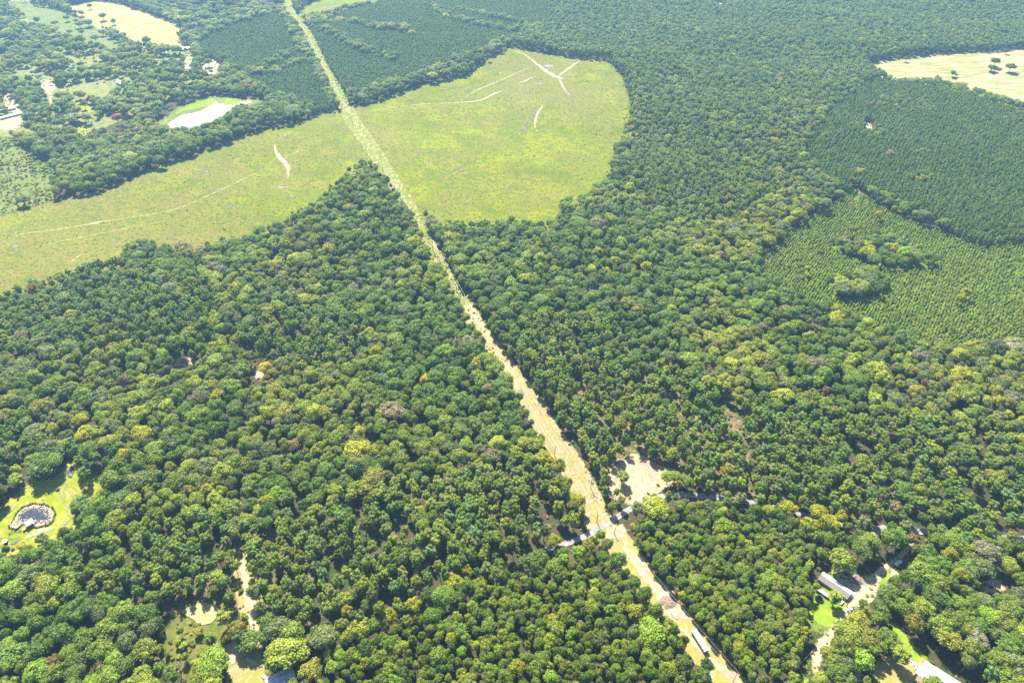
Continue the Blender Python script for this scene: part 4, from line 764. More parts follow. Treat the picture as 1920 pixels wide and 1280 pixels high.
def individuals(kind, noun, cat, nmax, group):
    c = [i for i, t in enumerate(TREES) if t[0] == kind]; sc_ = []
    for i in c:
        t = TREES[i]; x, y = PX(t[1], t[2], 10 * t[4]); s = (y + 434) * CP / CAMH * t[3] * NOMR[kind]
        sc_.append(s if 6 < x < 1914 and 6 < y < 1274 else -1)
    order = [c[j] for j in np.argsort(-np.array(sc_))[:nmax]]
    cnt = {}
    rec = []
    for i in order:
        t = TREES[i]; x, y = PX(t[1], t[2], 10 * t[4]); d = [math.hypot(x - a[0], y - a[1]) for a, _ in LAND]; k = int(np.argmin(d)); a = LAND[k][0]
        side = ('right of' if x > a[0] else 'left of') if abs(x - a[0]) > abs(y - a[1]) else ('below' if y > a[1] else 'above')
        rec.append((k, side, d[k], i))
    rec.sort(key=lambda r: (r[0], r[1], r[2]))
    for k, side, d, i in rec:
        t = TREES[i]; col = PN[t[5]]; key = (k, side, col); cnt[key] = cnt.get(key, 0) + 1; n = cnt[key]
        size = 'broad' if t[3] * NOMR[kind] > (7 if kind == 'broadleaf_tree' else 4) else ''
        o_ = ORD[n] if n < len(ORD) else 'far'
        if n < len(ORD): lab = ' '.join(f"{col} {noun} {side} the {LAND[k][1]}, {o_} such".split()[:16])
        else: lab = f"{col} {noun} {side} the {LAND[k][1]}"
        make_tree(kind, *t[1:5], t[5], t[6], lab, cat, group)
    s = set(order); return [TREES[i] for i in c if i not in s]
for kind, X_, Y_, s, hs, pi, g, lab in LONES: make_tree(kind, X_, Y_, s, hs, pi, g, lab, 'tree')

def mass(name, kind, rows, label=None):
    """one object: a cloud of points that geometry nodes dress with the forms"""
    n = len(rows)
    if not n: return
    A = np.array([(r[0], r[1], r[2], r[3], r[4], r[5]) for r in rows], float); z = H(A[:, 0], A[:, 1]) - .05
    me = bpy.data.meshes.new(name); me.vertices.add(n); me.vertices.foreach_set("co", np.column_stack([A[:, 0], A[:, 1], z]).ravel())
    r = np.random.RandomState(len(name)); nf = len(FORMS[kind])
    def att(nm, ty, key, v): a = me.attributes.new(nm, ty, 'POINT'); a.data.foreach_set(key, v)
    att("turn", 'FLOAT_VECTOR', "vector", np.column_stack([r.normal(0, .035, n), r.normal(0, .035, n), r.uniform(0, 6.28, n)]).astype(np.float32).ravel())
    att("size", 'FLOAT_VECTOR', "vector", np.column_stack([A[:, 2] * r.uniform(.84, 1.2, n), A[:, 2] * r.uniform(.84, 1.2, n), A[:, 3]]).astype(np.float32).ravel())
    att("form", 'INT', "value", r.randint(0, nf, n).astype(np.int32))
    pal = np.array([PAL[k] for k in PN]); tint = pal[A[:, 4].astype(int)] * A[:, 5:6]
    att("tint", 'FLOAT_COLOR', "color", np.column_stack([tint, np.ones(n)]).astype(np.float32).ravel())
    o = link(name, me); tag(o, label, kind="stuff")
    g = bpy.data.node_groups.new(name, 'GeometryNodeTree')
    g.interface.new_socket("Geometry", in_out='INPUT', socket_type='NodeSocketGeometry'); g.interface.new_socket("Geometry", in_out='OUTPUT', socket_type='NodeSocketGeometry')
    gi = g.nodes.new("NodeGroupInput"); go = g.nodes.new("NodeGroupOutput"); ip = g.nodes.new("GeometryNodeInstanceOnPoints"); ci = g.nodes.new("GeometryNodeCollectionInfo")
    ci.inputs["Collection"].default_value = JOIN[kind]; ci.inputs["Separate Children"].default_value = True; ci.inputs["Reset Children"].default_value = True
    def na(nm, ty): q = g.nodes.new("GeometryNodeInputNamedAttribute"); q.data_type = ty; q.inputs["Name"].default_value = nm; return q.outputs["Attribute"]
    g.links.new(gi.outputs[0], ip.inputs["Points"]); g.links.new(ci.outputs[0], ip.inputs["Instance"]); ip.inputs["Pick Instance"].default_value = True
    g.links.new(na("form", 'INT'), ip.inputs["Instance Index"]); g.links.new(na("turn", 'FLOAT_VECTOR'), ip.inputs["Rotation"]); g.links.new(na("size", 'FLOAT_VECTOR'), ip.inputs["Scale"])
    g.links.new(ip.outputs[0], go.inputs[0]); md = o.modifiers.new("woods", 'NODES'); md.node_group = g
    return o
rest_b = individuals('broadleaf_tree', 'broadleaf tree', 'tree', 300, 'broadleaf trees of the near woods')
rest_p = individuals('pine_tree', 'pine', 'pine tree', 300, 'pines of the near woods')
R5 = lambda t: (t[1], t[2], t[3], t[4], t[5], t[6])
mass("broadleaf_woods", 'broadleaf_tree', [R5(t) for t in rest_b]); mass("pine_woods", 'pine_tree', [R5(t) for t in rest_p])
mass("pine_plantation", 'plantation_pine', [R5(t) for t in TREES if t[0] == 'plantation_pine'])
yp = [t for t in TREES if t[0] == 'young_pine']; yp.sort(key=lambda t: PX(t[1], t[2])[1], reverse=True); inf = [t for t in yp if 6 < PX(t[1], t[2])[0] < 1914]
mass("young_pine_plantation", 'young_pine', [R5(t) for t in yp])
mass("undergrowth", 'shrub', SHR)
print("COUNTS", {k: sum(t[0] == k for t in TREES) for k in FORMS}, "shrubs", len(SHR))
# ------------------------------------------------------------------ buildings, vehicles, poles, piles
WHITE = plain("white_metal", (.62, .62, .62), .35, nscale=.6, namp=.15); WHITE2 = plain("white_siding", (.42, .42, .41), .6, nscale=1.2, namp=.2)
GREYR = plain("grey_roofing", (.17, .155, .145), .8, nscale=1.5, namp=.3); RUST = plain("rusty_red_metal", (.24, .10, .08), .6, nscale=.8, col2=(.30, .18, .14), stretch=(1, 4, 1))
BLUER = plain("blue_white_metal", (.16, .25, .34), .4, nscale=.35, col2=(.50, .54, .58)); DARK = plain("dark_opening", (.02, .02, .022), .6); GLASS = plain("window_glass", (.03, .04, .05), .08, spec=.6)
TYRE = plain("tyre_rubber", (.02, .02, .02), .9); STEEL = plain("galvanised_steel", (.45, .46, .47), .4, metal=.6); WOOD = plain("weathered_timber", (.30, .24, .18), .9, nscale=2); POLEM = plain("pole_timber", (.13, .10, .08), .9, nscale=2)
CARW = plain("white_car_paint", (.6, .6, .6), .2, spec=.6); CARG = plain("grey_car_paint", (.22, .23, .25), .25, spec=.6); CARB = plain("blue_tarp", (.06, .14, .40), .5); BEIGE = plain("beige_siding", (.28, .25, .2), .7, nscale=1); NET = plain("black_net", (.03, .03, .035), .7)
def axis(p, q, h=0):
    a = P3(*p, h); b = P3(*q, h); c = (a + b) / 2; d = b - a; c.z = float(H(c.x, c.y)); return c, math.atan2(d.y, d.x), math.hypot(d.x, d.y)

def house(name, label, cat, c, rz, L, Wd, wall_h, rise, roofm, wallm, roof2=None, windows=4, door=True, skirt=True):
    r = empty(name, label, cat, c, rz)
    m = MB(); m.box((0, 0, wall_h / 2), (L, Wd, wall_h)); hx = L / 2
    for sx in (-1, 1): m.add([(sx * (hx - .01), -Wd / 2, wall_h), (sx * (hx - .01), Wd / 2, wall_h), (sx * (hx - .01), 0, wall_h + rise - .02)], [(0, 1, 2) if sx > 0 else (2, 1, 0)])
    m.build("wall", wallm, r)
    a = L / 2 + .35; b = Wd / 2 + .4; dz = -rise * .4 / (Wd / 2); z0 = wall_h
    for sg in (-1, 1):
        s = MB(); V = [(-a, sg * b, z0 + dz), (a, sg * b, z0 + dz), (a, 0.0, z0 + rise), (-a, 0.0, z0 + rise)]; V += [(x, y, z + .1) for x, y, z in V]
        Fq = [(0, 1, 2, 3), (4, 7, 6, 5), (0, 4, 5, 1), (1, 5, 6, 2), (2, 6, 7, 3), (3, 7, 4, 0)]; s.add(V, Fq if sg < 0 else [q[::-1] for q in Fq])
        k = int(L / .9)
        for i in range(k + 1):     # seams
            x = -a + .1 + (2 * a - .2) * i / k; s.add([(x - .03, sg * b, z0 + dz + .1), (x + .03, sg * b, z0 + dz + .1), (x + .03, 0, z0 + rise + .15), (x - .03, 0, z0 + rise + .15), (x, sg * b, z0 + dz + .16), (x, 0, z0 + rise + .2)], [(0, 1, 2, 3), (0, 4, 5, 3), (1, 4, 5, 2)])
        o = s.build("roof_panel", roofm if sg < 0 or roof2 is None else roof2, r)
    MB().box((0, 0, z0 + rise + .12), (2 * a, .3, .08)).build("ridge_cap", roofm, r)
    for sy in (-1, 1):
        for i in range(windows):
            x = -L / 2 + L * (i + .5) / windows
            if door and sy < 0 and i == windows // 2:
                d = MB().box((x, sy * (Wd / 2 + .03), 1.05), (1.0, .06, 2.05)).build("door", DARK, r); MB().box((x + .38, sy * (Wd / 2 + .08), 1.0), (.06, .06, .12)).build("handle", STEEL, d); continue
            f = MB().box((x, sy * (Wd / 2 + .03), 1.5), (1.2, .06, 1.0)).build("window", WHITE, r); MB().box((x, sy * (Wd / 2 + .07), 1.5), (1.05, .03, .85)).build("pane", GLASS, f)
    return r
def car(label, p, q, paint, body='car', Lc=None, group=None):
    c, rz, L = axis(p, q, .8); L = Lc or L
    r = empty("parked_car" if body == 'car' else "pickup_truck", label, "car" if body == 'car' else "truck", c, rz); Wd = 1.85
    sec = [(-.5, .35, .75), (-.47, .3, .95), (-.2, .28, 1.0), (.2, .28, 1.0), (.45, .3, .95), (.5, .35, .7)]
    V = []
    for u, zb, zt in sec:
        for y, z in ((-.42, zb), (-.5, zb + .2), (-.49, zt - .1), (-.43, zt), (.43, zt), (.49, zt - .1), (.5, zb + .2), (.42, zb)): V.append((u * L, y * Wd, z))
    Fq = [(i * 8 + j, i * 8 + (j + 1) % 8, (i + 1) * 8 + (j + 1) % 8, (i + 1) * 8 + j) for i in range(5) for j in range(8)] + [tuple(range(8))[::-1], tuple(range(40, 48))]
    m = MB(); m.add(V, Fq)
    if body == 'car': x0, x1, t0, t1 = -.36, .22, -.27, .08
    else: x0, x1, t0, t1 = -.05, .28, 0.0, .17
    cb = MB(); top = 1.5 if body == 'car' else 1.75
    cv = [(x0 * L, -.44 * Wd, .98), (x1 * L, -.44 * Wd, .98), (x1 * L, .44 * Wd, .98), (x0 * L, .44 * Wd, .98), (t0 * L, -.37 * Wd, top), (t1 * L, -.37 * Wd, top), (t1 * L, .37 * Wd, top), (t0 * L, .37 * Wd, top)]
    m.build("body", paint, r, smooth=False)
    cb.add(cv, [(0, 1, 5, 4), (1, 2, 6, 5), (2, 3, 7, 6), (3, 0, 4, 7)]); cb.build("window_band", GLASS, r)
    MB().box(((t0 + t1) / 2 * L, 0, top + .03), ((t1 - t0) * L + .1, .76 * Wd, .06)).build("roof", paint, r)
    if body != 'car':
        MB().box((-.29 * L, 0, 1.02), (.36 * L, Wd * .8, .05)).build("cargo_bed", DARK, r)
    for sx in (-.31, .32):
        for sy in (-1, 1):
            w_ = MB().tube((sx * L, sy * Wd * .40, .34), (sx * L, sy * Wd * .51, .34), .34, n=14).build("wheel", TYRE, r); MB().tube((sx * L, sy * Wd * .50, .34), (sx * L, sy * Wd * .52, .34), .18, n=10).build("rim", STEEL, w_)
    for sy in (-1, 1): MB().box((.497 * L, sy * .36 * Wd, .72), (.05, .3, .15)).build("headlight", WHITE, r)
    return r

# long white box trailer on the corridor
c, rz, L = axis((1303, 1187), (1322, 1217), 2); r = empty("box_trailer", "long white box trailer parked on the grassy strip at the bottom", "trailer", c, rz); L = 14.4
MB().box((0, 0, 2.35), (L, 3.3, 2.7)).build("side_wall", WHITE2, r); rf = MB().box((0, 0, 3.76), (L + .1, 3.4, .1)); [rf.box((x, 0, 3.83), (.08, 3.4, .04)) for x in np.arange(-L / 2 + .6, L / 2, 1.2)]; rf.build("roof", WHITE, r)
d = MB().box((L / 2 + .03, 0, 2.2), (.06, 1.1, 2.1)).build("door", DARK, r); MB().box((L / 2 + .08, .4, 2.1), (.05, .08, .2)).build("handle", STEEL, d)
for x in (-4.5, -1, 3): f = MB().box((x, -1.68, 2.6), (1.1, .06, .8)).build("window", DARK, r)
MB().box((0, 0, .85), (L - .4, 1.2, .25)).build("chassis", DARK, r); MB().tube((-L / 2, 0, .7), (-L / 2 - 1.3, 0, .7), .08).build("tow_bar", STEEL, r)
for x in (.2, 1.2):
    for y in (-1, 1): w_ = MB().tube((x, y * 1.2, .42), (x, y * 1.5, .42), .42, n=14).build("wheel", TYRE, r); MB().tube((x, y * 1.49, .42), (x, y * 1.52, .42), .22, n=10).build("rim", STEEL, w_)
for x in (-L / 2 + 1.5, L / 2 - 1.2):
    for y in (-1, 1): MB().box((x, y * 1.2, .36), (.3, .3, .75)).build("support_leg", STEEL, r)

# barn at the lower right
c, rz, L = axis((1738, 1254), (1800, 1293), 5.5); r = empty("barn", "large white-roofed barn with rusty red side roof, lower right corner", "barn", c, rz); L = 27; Wd = 11
MB().box((0, 0, 2.2), (L, Wd, 4.4)).build("wall", WHITE2, r)
def slab(name, mat, y0, z0, y1, z1, L_, par, x0=0, seam=.9):
    s = MB(); V = [(x0 - L_ / 2, y0, z0), (x0 + L_ / 2, y0, z0), (x0 + L_ / 2, y1, z1), (x0 - L_ / 2, y1, z1)]; V += [(x, y, z + .12) for x, y, z in V]; s.add(V, [(3, 2, 1, 0), (4, 5, 6, 7), (0, 1, 5, 4), (1, 2, 6, 5), (2, 3, 7, 6), (3, 0, 4, 7)])
    k = int(L_ / seam)
    for i in range(k + 1):
        x = x0 - L_ / 2 + .06 + (L_ - .12) * i / k; s.add([(x - .035, y0, z0 + .13), (x + .035, y0, z0 + .13), (x + .035, y1, z1 + .13), (x - .035, y1, z1 + .13), (x, y0, z0 + .19), (x, y1, z1 + .19)], [(0, 1, 5, 4), (4, 5, 2, 3), (0, 4, 3), (1, 2, 5)])
    return s.build(name, mat, par)
slab("roof_panel", WHITE, -Wd / 2 - .4, 4.3, 0, 6.2, L + .8, r); slab("roof_panel", WHITE, Wd / 2 + .4, 4.3, 0, 6.2, L + .8, r)
q = slab("lean_to_roof", RUST, -Wd / 2 - 4.2, 3.2, -Wd / 2 - .38, 4.22, L - 2, r); q["label"] = "rusty red sheet roof of the side lean-to"
q = slab("end_panel", RUST, Wd / 2 + .4, 4.52, .1, 6.42, 2.0, r, x0=-L / 2 + .7); q["label"] = "rusty red panel at the barn's upper end"
MB().box((0, 0, 6.36), (L + .9, .5, .1)).build("ridge_cap", WHITE, r)
for i in range(7): MB().box((-L / 2 + 1.5 + i * (L - 3) / 6, -Wd / 2 - 4.0, 1.6), (.18, .18, 3.2)).build("post", WOOD, r)
d = MB().box((-L / 2 - .04, 0, 1.8), (.08, 3.6, 3.5)).build("barn_door", DARK, r)
for sx in (-1, 1): MB().add([(sx * L / 2, -Wd / 2, 4.4), (sx * L / 2, Wd / 2, 4.4), (sx * L / 2, 0, 6.15)], [(0, 1, 2)]).build("gable_wall", WHITE2, r)

# mobile home with a shed-roofed addition
c, rz, L = axis((1549, 1084), (1584, 1108), 3.2)
house("mobile_home", "mobile home with white and grey roof beside the debris-strewn yard", "house", c, rz, 20.5, 7.2, 2.7, 1.0, GREYR, WHITE2, roof2=WHITE, windows=5)
c, rz, L = axis((1528, 1100), (1551, 1115), 2.2); r = empty("carport", "narrow grey lean-to shelter left of the mobile home", "carport", c, rz); MB().box((0, 0, 2.35), (11, 2.4, .12), m=0).build("roof", BLUER, r)
for sx in (-1, 1):
    for sy in (-1, 1): MB().box((sx * 5.2, sy * 1.05, 1.15), (.12, .12, 2.3)).build("post", STEEL, r)
# trampoline
p = P3(1537, 1122); r = empty("trampoline", "black round trampoline on the lawn left of the mobile home", "trampoline", p)
MB().tube((0, 0, .88), (0, 0, .92), 2.1, n=24).build("jumping_mat", NET, r)
m = MB(); [m.tube((2.4 * math.cos(t), 2.4 * math.sin(t), .9), (2.4 * math.cos(t + .2618), 2.4 * math.sin(t + .2618), .9), .14, n=6) for t in np.arange(0, 6.28, .2618)]; m.build("frame_ring", STEEL, r)
for i in range(6): t = i * 1.047; MB().tube((2.4 * math.cos(t), 2.4 * math.sin(t), 0), (2.4 * math.cos(t), 2.4 * math.sin(t), 2.6), .05, n=6).build("leg", STEEL, r)
m = MB(); [m.box((2.4 * math.cos(t), 2.4 * math.sin(t), 1.8), (.03, .62, .06), rz=t) for t in np.arange(0, 6.28, .2618)]; m.build("net_rail", NET, r)
car("white car nearest the corner of the mobile home", (1584, 1123), (1591, 1116), CARW); car("white car parked right of the one by the mobile home corner", (1592, 1121), (1599, 1114), CARW)
car("white car parked under the olive pine before the mobile home", (1575, 1132), (1581, 1126), CARW); car("white-cab pickup truck parked on the lane below the mobile home", (1589, 1147), (1597, 1140), CARW, 'pickup', 5.6)
car("white car half hidden beside the blue-white metal roof", (492, 1264), (501, 1276), CARW, Lc=4.8)
c, rz, L = axis((1680, 1058), (1689, 1052), 1.5); r = empty("camper_trailer", "small white camper at the lane bend above the lawn patch", "camper", c, rz)
MB().box((0, 0, 1.6), (5.4, 2.4, 2.1)).build("body", WHITE, r); MB().box((0, 0, 2.72), (5.0, 2.2, .14)).build("roof", WHITE2, r); MB().box((-.6, -1.22, 1.5), (.7, .05, 1.7)).build("door", DARK, r); MB().box((1.4, -1.22, 1.9), (1.1, .05, .6)).build("window", GLASS, r)
for sy in (-1, 1): MB().tube((-.2, sy * 1.0, .35), (-.2, sy * 1.25, .35), .35, n=12).build("wheel", TYRE, r)
MB().tube((2.7, 0, .5), (4.0, 0, .5), .06).build("tow_bar", STEEL, r)
# house under the blue-white roof
c, rz, L = axis((508, 1283), (545, 1262), 3); house("metal_roof_house", "house under a blue-white metal roof at the bottom edge", "house", c, rz, 16, 9.5, 3, 1.9, BLUER, WHITE2, windows=4)
c, rz, L = axis((576, 1273), (584, 1266), 2); house("garden_shed", "white shed right of the blue-white metal roof", "shed", c, rz, 4.2, 3.2, 2.2, .5, WHITE, WHITE2, windows=1, door=False)
c, rz, L = axis((566, 1282), (574, 1275), 2); house("garden_shed", "lower white shed at the bottom edge beside the metal roof", "shed", c, rz, 3.8, 3.0, 2.1, .5, WHITE, WHITE2, windows=1, door=False)
# dock hut on the lily pond
p = P3(55, 987); r = empty("pond_dock", "little white-roofed dock shelter at the lily pond's lower edge", "dock", (p.x, p.y, bpz), math.radians(52))
MB().box((0, 0, .45), (8.5, 2.6, .18)).build("deck", WOOD, r); slab("roof", WHITE, -2.2, 2.9, 2.2, 3.3, 5.2, r, x0=1.6)
for sx in (-.6, 3.8):
    for sy in (-1, 1): MB().box((sx, sy * 1.15, 1.2), (.15, .15, 3.4)).build("post", WOOD, r)
p = P3(12, 1018); r = empty("box_blind", "small dark box hut on the pond lawn at the left edge", "hut", p, .3); MB().box((0, 0, 1.3), (2.6, 2.2, 2.2)).build("wall", DARK, r); MB().box((0, 0, 2.47), (3.0, 2.6, .12)).build("roof", WHITE2, r)
for sx in (-1, 1):
    for sy in (-1, 1): MB().box((sx * 1.1, sy * .9, .1), (.15, .15, .25)).build("leg", WOOD, r)
p = P3(109, 918); r = empty("hay_rack", "small dark rack on the lawn between the two ponds", "rack", p, .4); MB().box((0, 0, 1.1), (2.6, 1.4, .5)).build("bin", DARK, r)
for sx in (-1, 1):
    for sy in (-1, 1): MB().box((sx * 1.1, sy * .5, .42), (.12, .12, .9)).build("leg", WOOD, r)
p = P3(882, 622); r = empty("deer_stand", "white-topped dark deer stand in the corridor's left wood edge", "hunting stand", p, .6); MB().box((0, 0, 3.2), (2.0, 2.0, 1.9)).build("cabin", DARK, r); MB().box((0, 0, 4.22), (2.4, 2.4, .12)).build("roof", WHITE, r)
for sx in (-1, 1):
    for sy in (-1, 1): MB().tube((sx * 1.2, sy * 1.2, 0), (sx * .85, sy * .85, 2.3), .08).build("leg", WOOD, r)

# far buildings at the upper left
c, rz, L = axis((4, 220), (36, 212), 2.6); house("mobile_home", "lower of the two long pale homes at the left edge", "house", c, rz, 30, 7, 2.7, .8, WHITE2, WHITE2, windows=6)
c, rz, L = axis((-4, 208), (24, 202), 2.6); house("mobile_home", "upper of the two long pale homes at the left edge", "house", c, rz, 28, 7, 2.7, .8, WHITE2, BEIGE, windows=6)
c, rz, L = axis((340, 92), (360, 89), 3); house("long_shed", "long white-roofed shed at the golden field's lower right corner", "shed", c, rz, 24, 9, 3.4, 1.2, WHITE, WHITE2, windows=4)
c, rz, L = axis((218, 151), (233, 157), 4); house("farmhouse", "white-roofed farmhouse deep among the trees at upper left", "house", c, rz, 18, 9, 4.5, 1.8, WHITE, WHITE2, windows=3)
c, rz, L = axis((50, 177), (62, 174), 3); house("cottage", "pale-roofed cottage by the lane at the far left", "house", c, rz, 14, 9, 3, 1.6, WHITE, BEIGE, windows=3)
c, rz, L = axis((212, 99), (221, 101), 3); house("barn_shed", "small bluish-roofed shed between trees at upper left", "shed", c, rz, 10, 7, 3, 1.2, BLUER, WHITE2, windows=2)
car("dark car on the sandy lot at the far left", (94, 161), (99, 160), CARG, Lc=5)

# utility poles and wires along the corridor
def pole(px_, Hp, label, yaw, arm=True, tank=False, mat=POLEM):
    p = P3(*px_); r = empty("utility_pole", label, "utility pole", p, yaw, None)
    MB().tube((0, 0, -.3), (0, 0, Hp), .3, .2, 10).build("pole", mat, r)
    if arm:
        a = MB().box((0, 0, Hp - .5), (2.8, .14, .16)).build("crossarm", WOOD, r)
        for x in (-1.25, 0, 1.25): MB().tube((x, 0, Hp - .42), (x, 0, Hp - .15), .06, .04, 6).build("insulator", WHITE, a)
    if tank: MB().tube((0, -.42, Hp - 2.2), (0, -.42, Hp - 1.3), .26, n=10).build("transformer", STEEL, r)
    return p + Vector((0, 0, Hp - .12))
PL = [((569, 60), "far utility pole on the corridor beside the fine plantation"), ((661, 232), "utility pole where the corridor enters the clearing"), ((718, 325), "utility pole in the corridor just above the wood's tip"), ((812, 470), "utility pole hidden low on the green corridor right of centre"),
      ((856, 545), "pale-topped utility pole on the green part of the corridor"), ((935, 685), "utility pole at the upper end of the sandy corridor"), ((1040, 855), "utility pole in the middle of the sandy corridor"), ((1119, 979), "utility pole just above the road crossing"), ((1152, 1001), "short utility pole just below the road crossing"), ((1374, 1279), "pale utility pole at the bottom edge of the corridor")]
tops = []
for i, (q, lab) in enumerate(PL):
    a = P3(*PL[max(i - 1, 0)][0]); b = P3(*PL[min(i + 1, len(PL) - 1)][0]); yaw = math.atan2(b.y - a.y, b.x - a.x) + math.pi / 2
    tops.append((pole(q, 8.5 if i == 8 else 12.5, lab, yaw, tank=(i == 8), mat=STEEL if i == 9 else POLEM), yaw, lab))
pole((1716, 1006), 12, "utility pole between trees beside the lane at right", .8); pole((1868, 160), 9, "leaning bare pole standing in the hay field", .2, arm=False); pole((1587, 1136), 7.5, "thin pole on the lawn near the parked white cars", .9, arm=False)
for i in range(len(tops) - 1):
    (a, ya, _), (b, yb, _) = tops[i], tops[i + 1]; r = empty("overhead_wire", ("overhead wires from the " + tops[i][2].replace("utility ", ""))[:95], "wire", (a.x, a.y, 0), 0, "overhead wires along the corridor")
    r["label"] = "overhead wire span %s" % ("at the top of the corridor", "across the corridor's far end", "over the clearing's strip", "above the wood's tip", "over the green corridor", "over the narrow corridor", "over the sandy corridor's upper half", "over the sandy corridor's lower half", "crossing the road", "below the road crossing")[i + 1 if i < 9 else 9]
    for off in (-1.25, 1.25):
        p = a + Vector((math.cos(ya), math.sin(ya), 0)) * off; q = b + Vector((math.cos(yb), math.sin(yb), 0)) * off; m = MB(); pr = p
        for k in range(1, 9):
            t = k / 8; n_ = p.lerp(q, t); n_.z -= 4 * t * (1 - t) * min(3.5, (q - p).length * .02); m.tube(pr - Vector((a.x, a.y, 0)), n_ - Vector((a.x, a.y, 0)), .03, n=4); pr = n_
        m.build("conductor", STEEL, r)
# field fence along the lane
def fence(line, label, n):
    P = [P3(*q) for q in line]; r = empty("wire_fence", label, "fence", P[0]); o = P[0]; pp = []
    for i in range(n + 1):
        t = i / n * (len(P) - 1); k = min(int(t), len(P) - 2); X = P[k].lerp(P[k + 1], t - k); X.z = float(H(X.x, X.y)); X -= o; pp.append(X); MB().tube(X - Vector((0, 0, .3)), X + Vector((0, 0, 1.5)), .09, n=6).build("post", WOOD, r)
    for z in (.5, .95, 1.4):
        m = MB(); [m.tube(a + Vector((0, 0, z)), b + Vector((0, 0, z)), .035, n=4) for a, b in zip(pp[:-1], pp[1:])]; m.build("wire", STEEL, r)
fence([(1534, 1209), (1500, 1245), (1466, 1284)], "wire fence running along the wood left of the lane lawn", 14)

# heaps
def heap(name, label, cat, q, rx, ry, hgt, mats, n, seed, kindm=0, yaw=0.0):
    rng = np.random.RandomState(seed); p = P3(*q); r = empty(name, label, cat, p, yaw); m = MB(); nu = 14; V = [(0, 0, hgt)]
    for j, (a, zz) in enumerate(((.35, .85), (.7, .5), (1, -.05))):
        for i in range(nu): t = 6.2832 * i / nu; k = rng.uniform(.85, 1.15); V.append((rx * a * k * math.cos(t), ry * a * k * math.sin(t), hgt * zz * rng.uniform(.8, 1.2)))
    Fq = [(0, 1 + i, 1 + (i + 1) % nu) for i in range(nu)] + [(1 + j * nu + i, 1 + (j + 1) * nu + i, 1 + (j + 1) * nu + (i + 1) % nu, 1 + j * nu + (i + 1) % nu) for j in range(2) for i in range(nu)]
    m.add(V, Fq, 0).build("mound", mats[0], r); m = MB()
    for i in range(n):
        t = rng.uniform(0, 6.28); a = math.sqrt(rng.uniform(0, 1)); z = hgt * (1 - a * a) * .9 + .1; c_ = Vector((rx * a * math.cos(t), ry * a * math.sin(t), z))
        if kindm == 0: d = Vector(rng.normal(size=3)); d.z = abs(d.z) * .5; d.normalize(); L_ = rng.uniform(.8, 2.6); m.tube(c_ - d * L_ * .4, c_ + d * L_ * .6, .09, .03, 4)
        else: m.box(tuple(c_), tuple(rng.uniform(.3, 1.3, 3) * (1, 1, .5)), rng.uniform(0, 3))
    m.build("branches" if kindm == 0 else "scrap", mats[1], r); return r
TWIG = plain("dry_branches", (.20, .145, .115), .9, nscale=1); TWIG2 = plain("grey_branches", (.19, .17, .155), .9, nscale=1)
heap("brush_pile", "reddish brush pile on the corridor below the road", "brush pile", (1254, 1131), 7, 6, 1.5, (TWIG, DEADW), 220, 1); heap("brush_pile", "grey brush pile at the left rim of the sandy corridor", "brush pile", (976, 737), 3.4, 6.5, 1.2, (TWIG2, DEADW), 160, 2)
heap("junk_heap", "white junk heap above the brush pile on the corridor", "junk heap", (1240, 1116), 2.6, 2.0, .8, (TWIG2, WHITE), 22, 3, 1); heap("junk_heap", "white and bluish junk at the wood's edge left of the corridor", "junk heap", (1219, 1172), 2.6, 2.4, .9, (WHITE2, BLUER), 24, 4, 1)
heap("junk_heap", "white scrap just below the brush pile", "junk heap", (1256, 1148), 1.8, 1.5, .7, (WHITE2, WHITE), 14, 5, 1); heap("rubble_heap", "debris scattered over the yard above the mobile home", "debris", (1605, 1090), 8, 5.5, .5, (TWIG, TWIG2), 200, 6)
heap("junk_heap", "pale rubble strip at the barn lawn's edge", "junk heap", (1712, 1243), 2.2, 4.5, .5, (M_sand, WHITE2), 40, 7, 1); heap("tarp_pile", "dark heap with a blue tarp under the trees above the mobile home", "pile", (1587, 1075), 3, 1.8, .9, (NET, CARB), 12, 8, 1)
heap("junk_heap", "white litter on the left rim of the lower corridor", "junk heap", (1334, 1262), 1.3, 3, .4, (M_sand, WHITE2), 16, 9, 1)
for i, (q, rx, lab) in enumerate((((386, 322), 5, "grey slash heap in the left arm of the clearing near the wood"), ((410, 355), 5, "slash heap left of the white track junction"), ((548, 368), 5, "slash heap below the white track's lower end"), ((530, 352), 6, "broad slash heap beside the white track's lower end"), ((432, 388), 4, "low slash heap below the middle of the left arm"),
    ((1030, 124), 11, "largest grey slash field beside the upper track"), ((1014, 157), 6, "dark slash heap left of the bright track fork"), ((982, 172), 5, "slash heap lower left of the bright track fork"), ((1107, 203), 4, "slash heap in the right half of the clearing"), ((1144, 225), 4, "slash heap near the clearing's right rim"), ((1066, 150), 4, "small slash heap right of the bright track fork"), ((866, 320), 4, "lone pale slash heap in the middle of the clearing"), ((28, 462), 5, "slash heap at the clearing's left edge"), ((372, 325), 4, "pale stump heap near the left wood rim"))):
    heap("slash_pile", lab, "slash pile", q, rx, rx * .7, .7, (TWIG2, DEADW), 60, 30 + i)
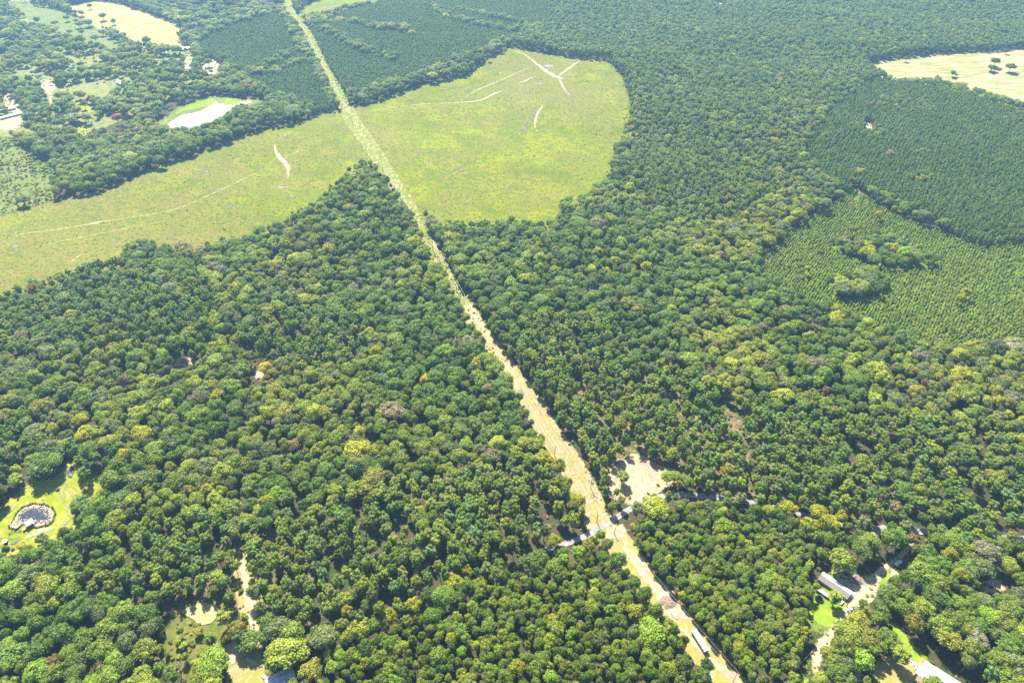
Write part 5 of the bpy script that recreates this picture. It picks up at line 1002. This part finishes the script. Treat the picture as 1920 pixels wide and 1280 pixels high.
# white boat by the corridor
c, rz, L = axis((1262, 1150), (1270, 1159), .6); r = empty("boat", "small white boat lying on the corridor below the brush pile", "boat", c, rz)
V = []
for u, wd, zk in ((-1, .75, .25), (-.4, 1.0, .1), (.3, .95, .1), (.8, .5, .3), (1, .05, .7)):
    V += [(u * 2.6, -wd, .85), (u * 2.6, -wd * .5, zk), (u * 2.6, wd * .5, zk), (u * 2.6, wd, .85)]
MB().add(V, [(i * 4 + j, i * 4 + j + 1, (i + 1) * 4 + j + 1, (i + 1) * 4 + j) for i in range(4) for j in range(3)] + [(3, 2, 1, 0)]).build("hull", WHITE, r)
MB().add([(-2.5, -.72, .8), (-1, -.95, .82), (.8, -.9, .82), (2, -.45, .85), (2, .45, .85), (.8, .9, .82), (-1, .95, .82), (-2.5, .72, .8)], [tuple(range(8))]).build("deck", WHITE2, r)
# bare and fallen dead trees
def deadtree(q, label, s, tilt=0.0, seed=1, yaw=0):
    p = P3(*q); r = empty("dead_tree", label, "dead tree", p, yaw); r.scale = (s, s, s); r.rotation_euler = (tilt, 0, yaw); barewood(seed).build("branches", DEADW, r); return r
for q, lab, s, ti, sd in (((352, 690), "grey fallen dead tree among the woods left of centre", 1.0, 1.3, 1), ((343, 686), "second grey dead tree lying beside the fallen one", .9, 1.1, 2), ((704, 1095), "grey bare tree in the woods left of the bottom centre", 1.0, 0, 3), ((990, 935), "grey bare tree in the pines left of the sandy corridor", .9, 0, 4),
    ((1000, 910), "upper bare grey tree in the pines left of the corridor", .9, 0, 5), ((849, 1180), "bare grey tree above the bottom centre woods", 1.0, 0, 6), ((1590, 732), "bare grey-brown tree in the woods right of centre", 1.1, 0, 7), ((1378, 715), "dark bare tree in the pines right of centre", 1.0, 0, 8), ((1108, 915), "grey bare tree beside the corridor near the sandy clearing", .9, 0, 9),
    ((1700, 1192), "bare-limbed tree right of the barn lawn strip", 1.0, 0, 10), ((340, 1262), "pale bare tree in the scrub left of the turnaround", .9, 0, 11), ((1897, 690), "whitish bare tree at the right edge", 1.2, 0, 12), ((1290, 690), "bare stem tree above the open sandy lane in the pines", .9, 0, 13), ((945, 625), "pale dead tree right of the green corridor", 1.1, 0, 14)):
    deadtree(q, lab, s, ti, sd, sd * 1.7)

# ------------------------------------------------------------------ haze
hz = MB(); hz.box((0, 2600, (455 - 12) / 2), (8800, 8400, 467)); 
hm = bpy.data.materials.new("haze"); hm.use_nodes = True; nt = hm.node_tree; nt.nodes.remove(nt.nodes["Principled BSDF"])
pv = N(nt, "ShaderNodeVolumePrincipled"); pv.inputs["Color"].default_value = (.30, .60, 1, 1); pv.inputs["Density"].default_value = HAZE; pv.inputs["Anisotropy"].default_value = .3
nt.links.new(pv.outputs[0], nt.nodes["Material Output"].inputs["Volume"])
if HAZE: tag(hz.build("haze", hm), kind="stuff")
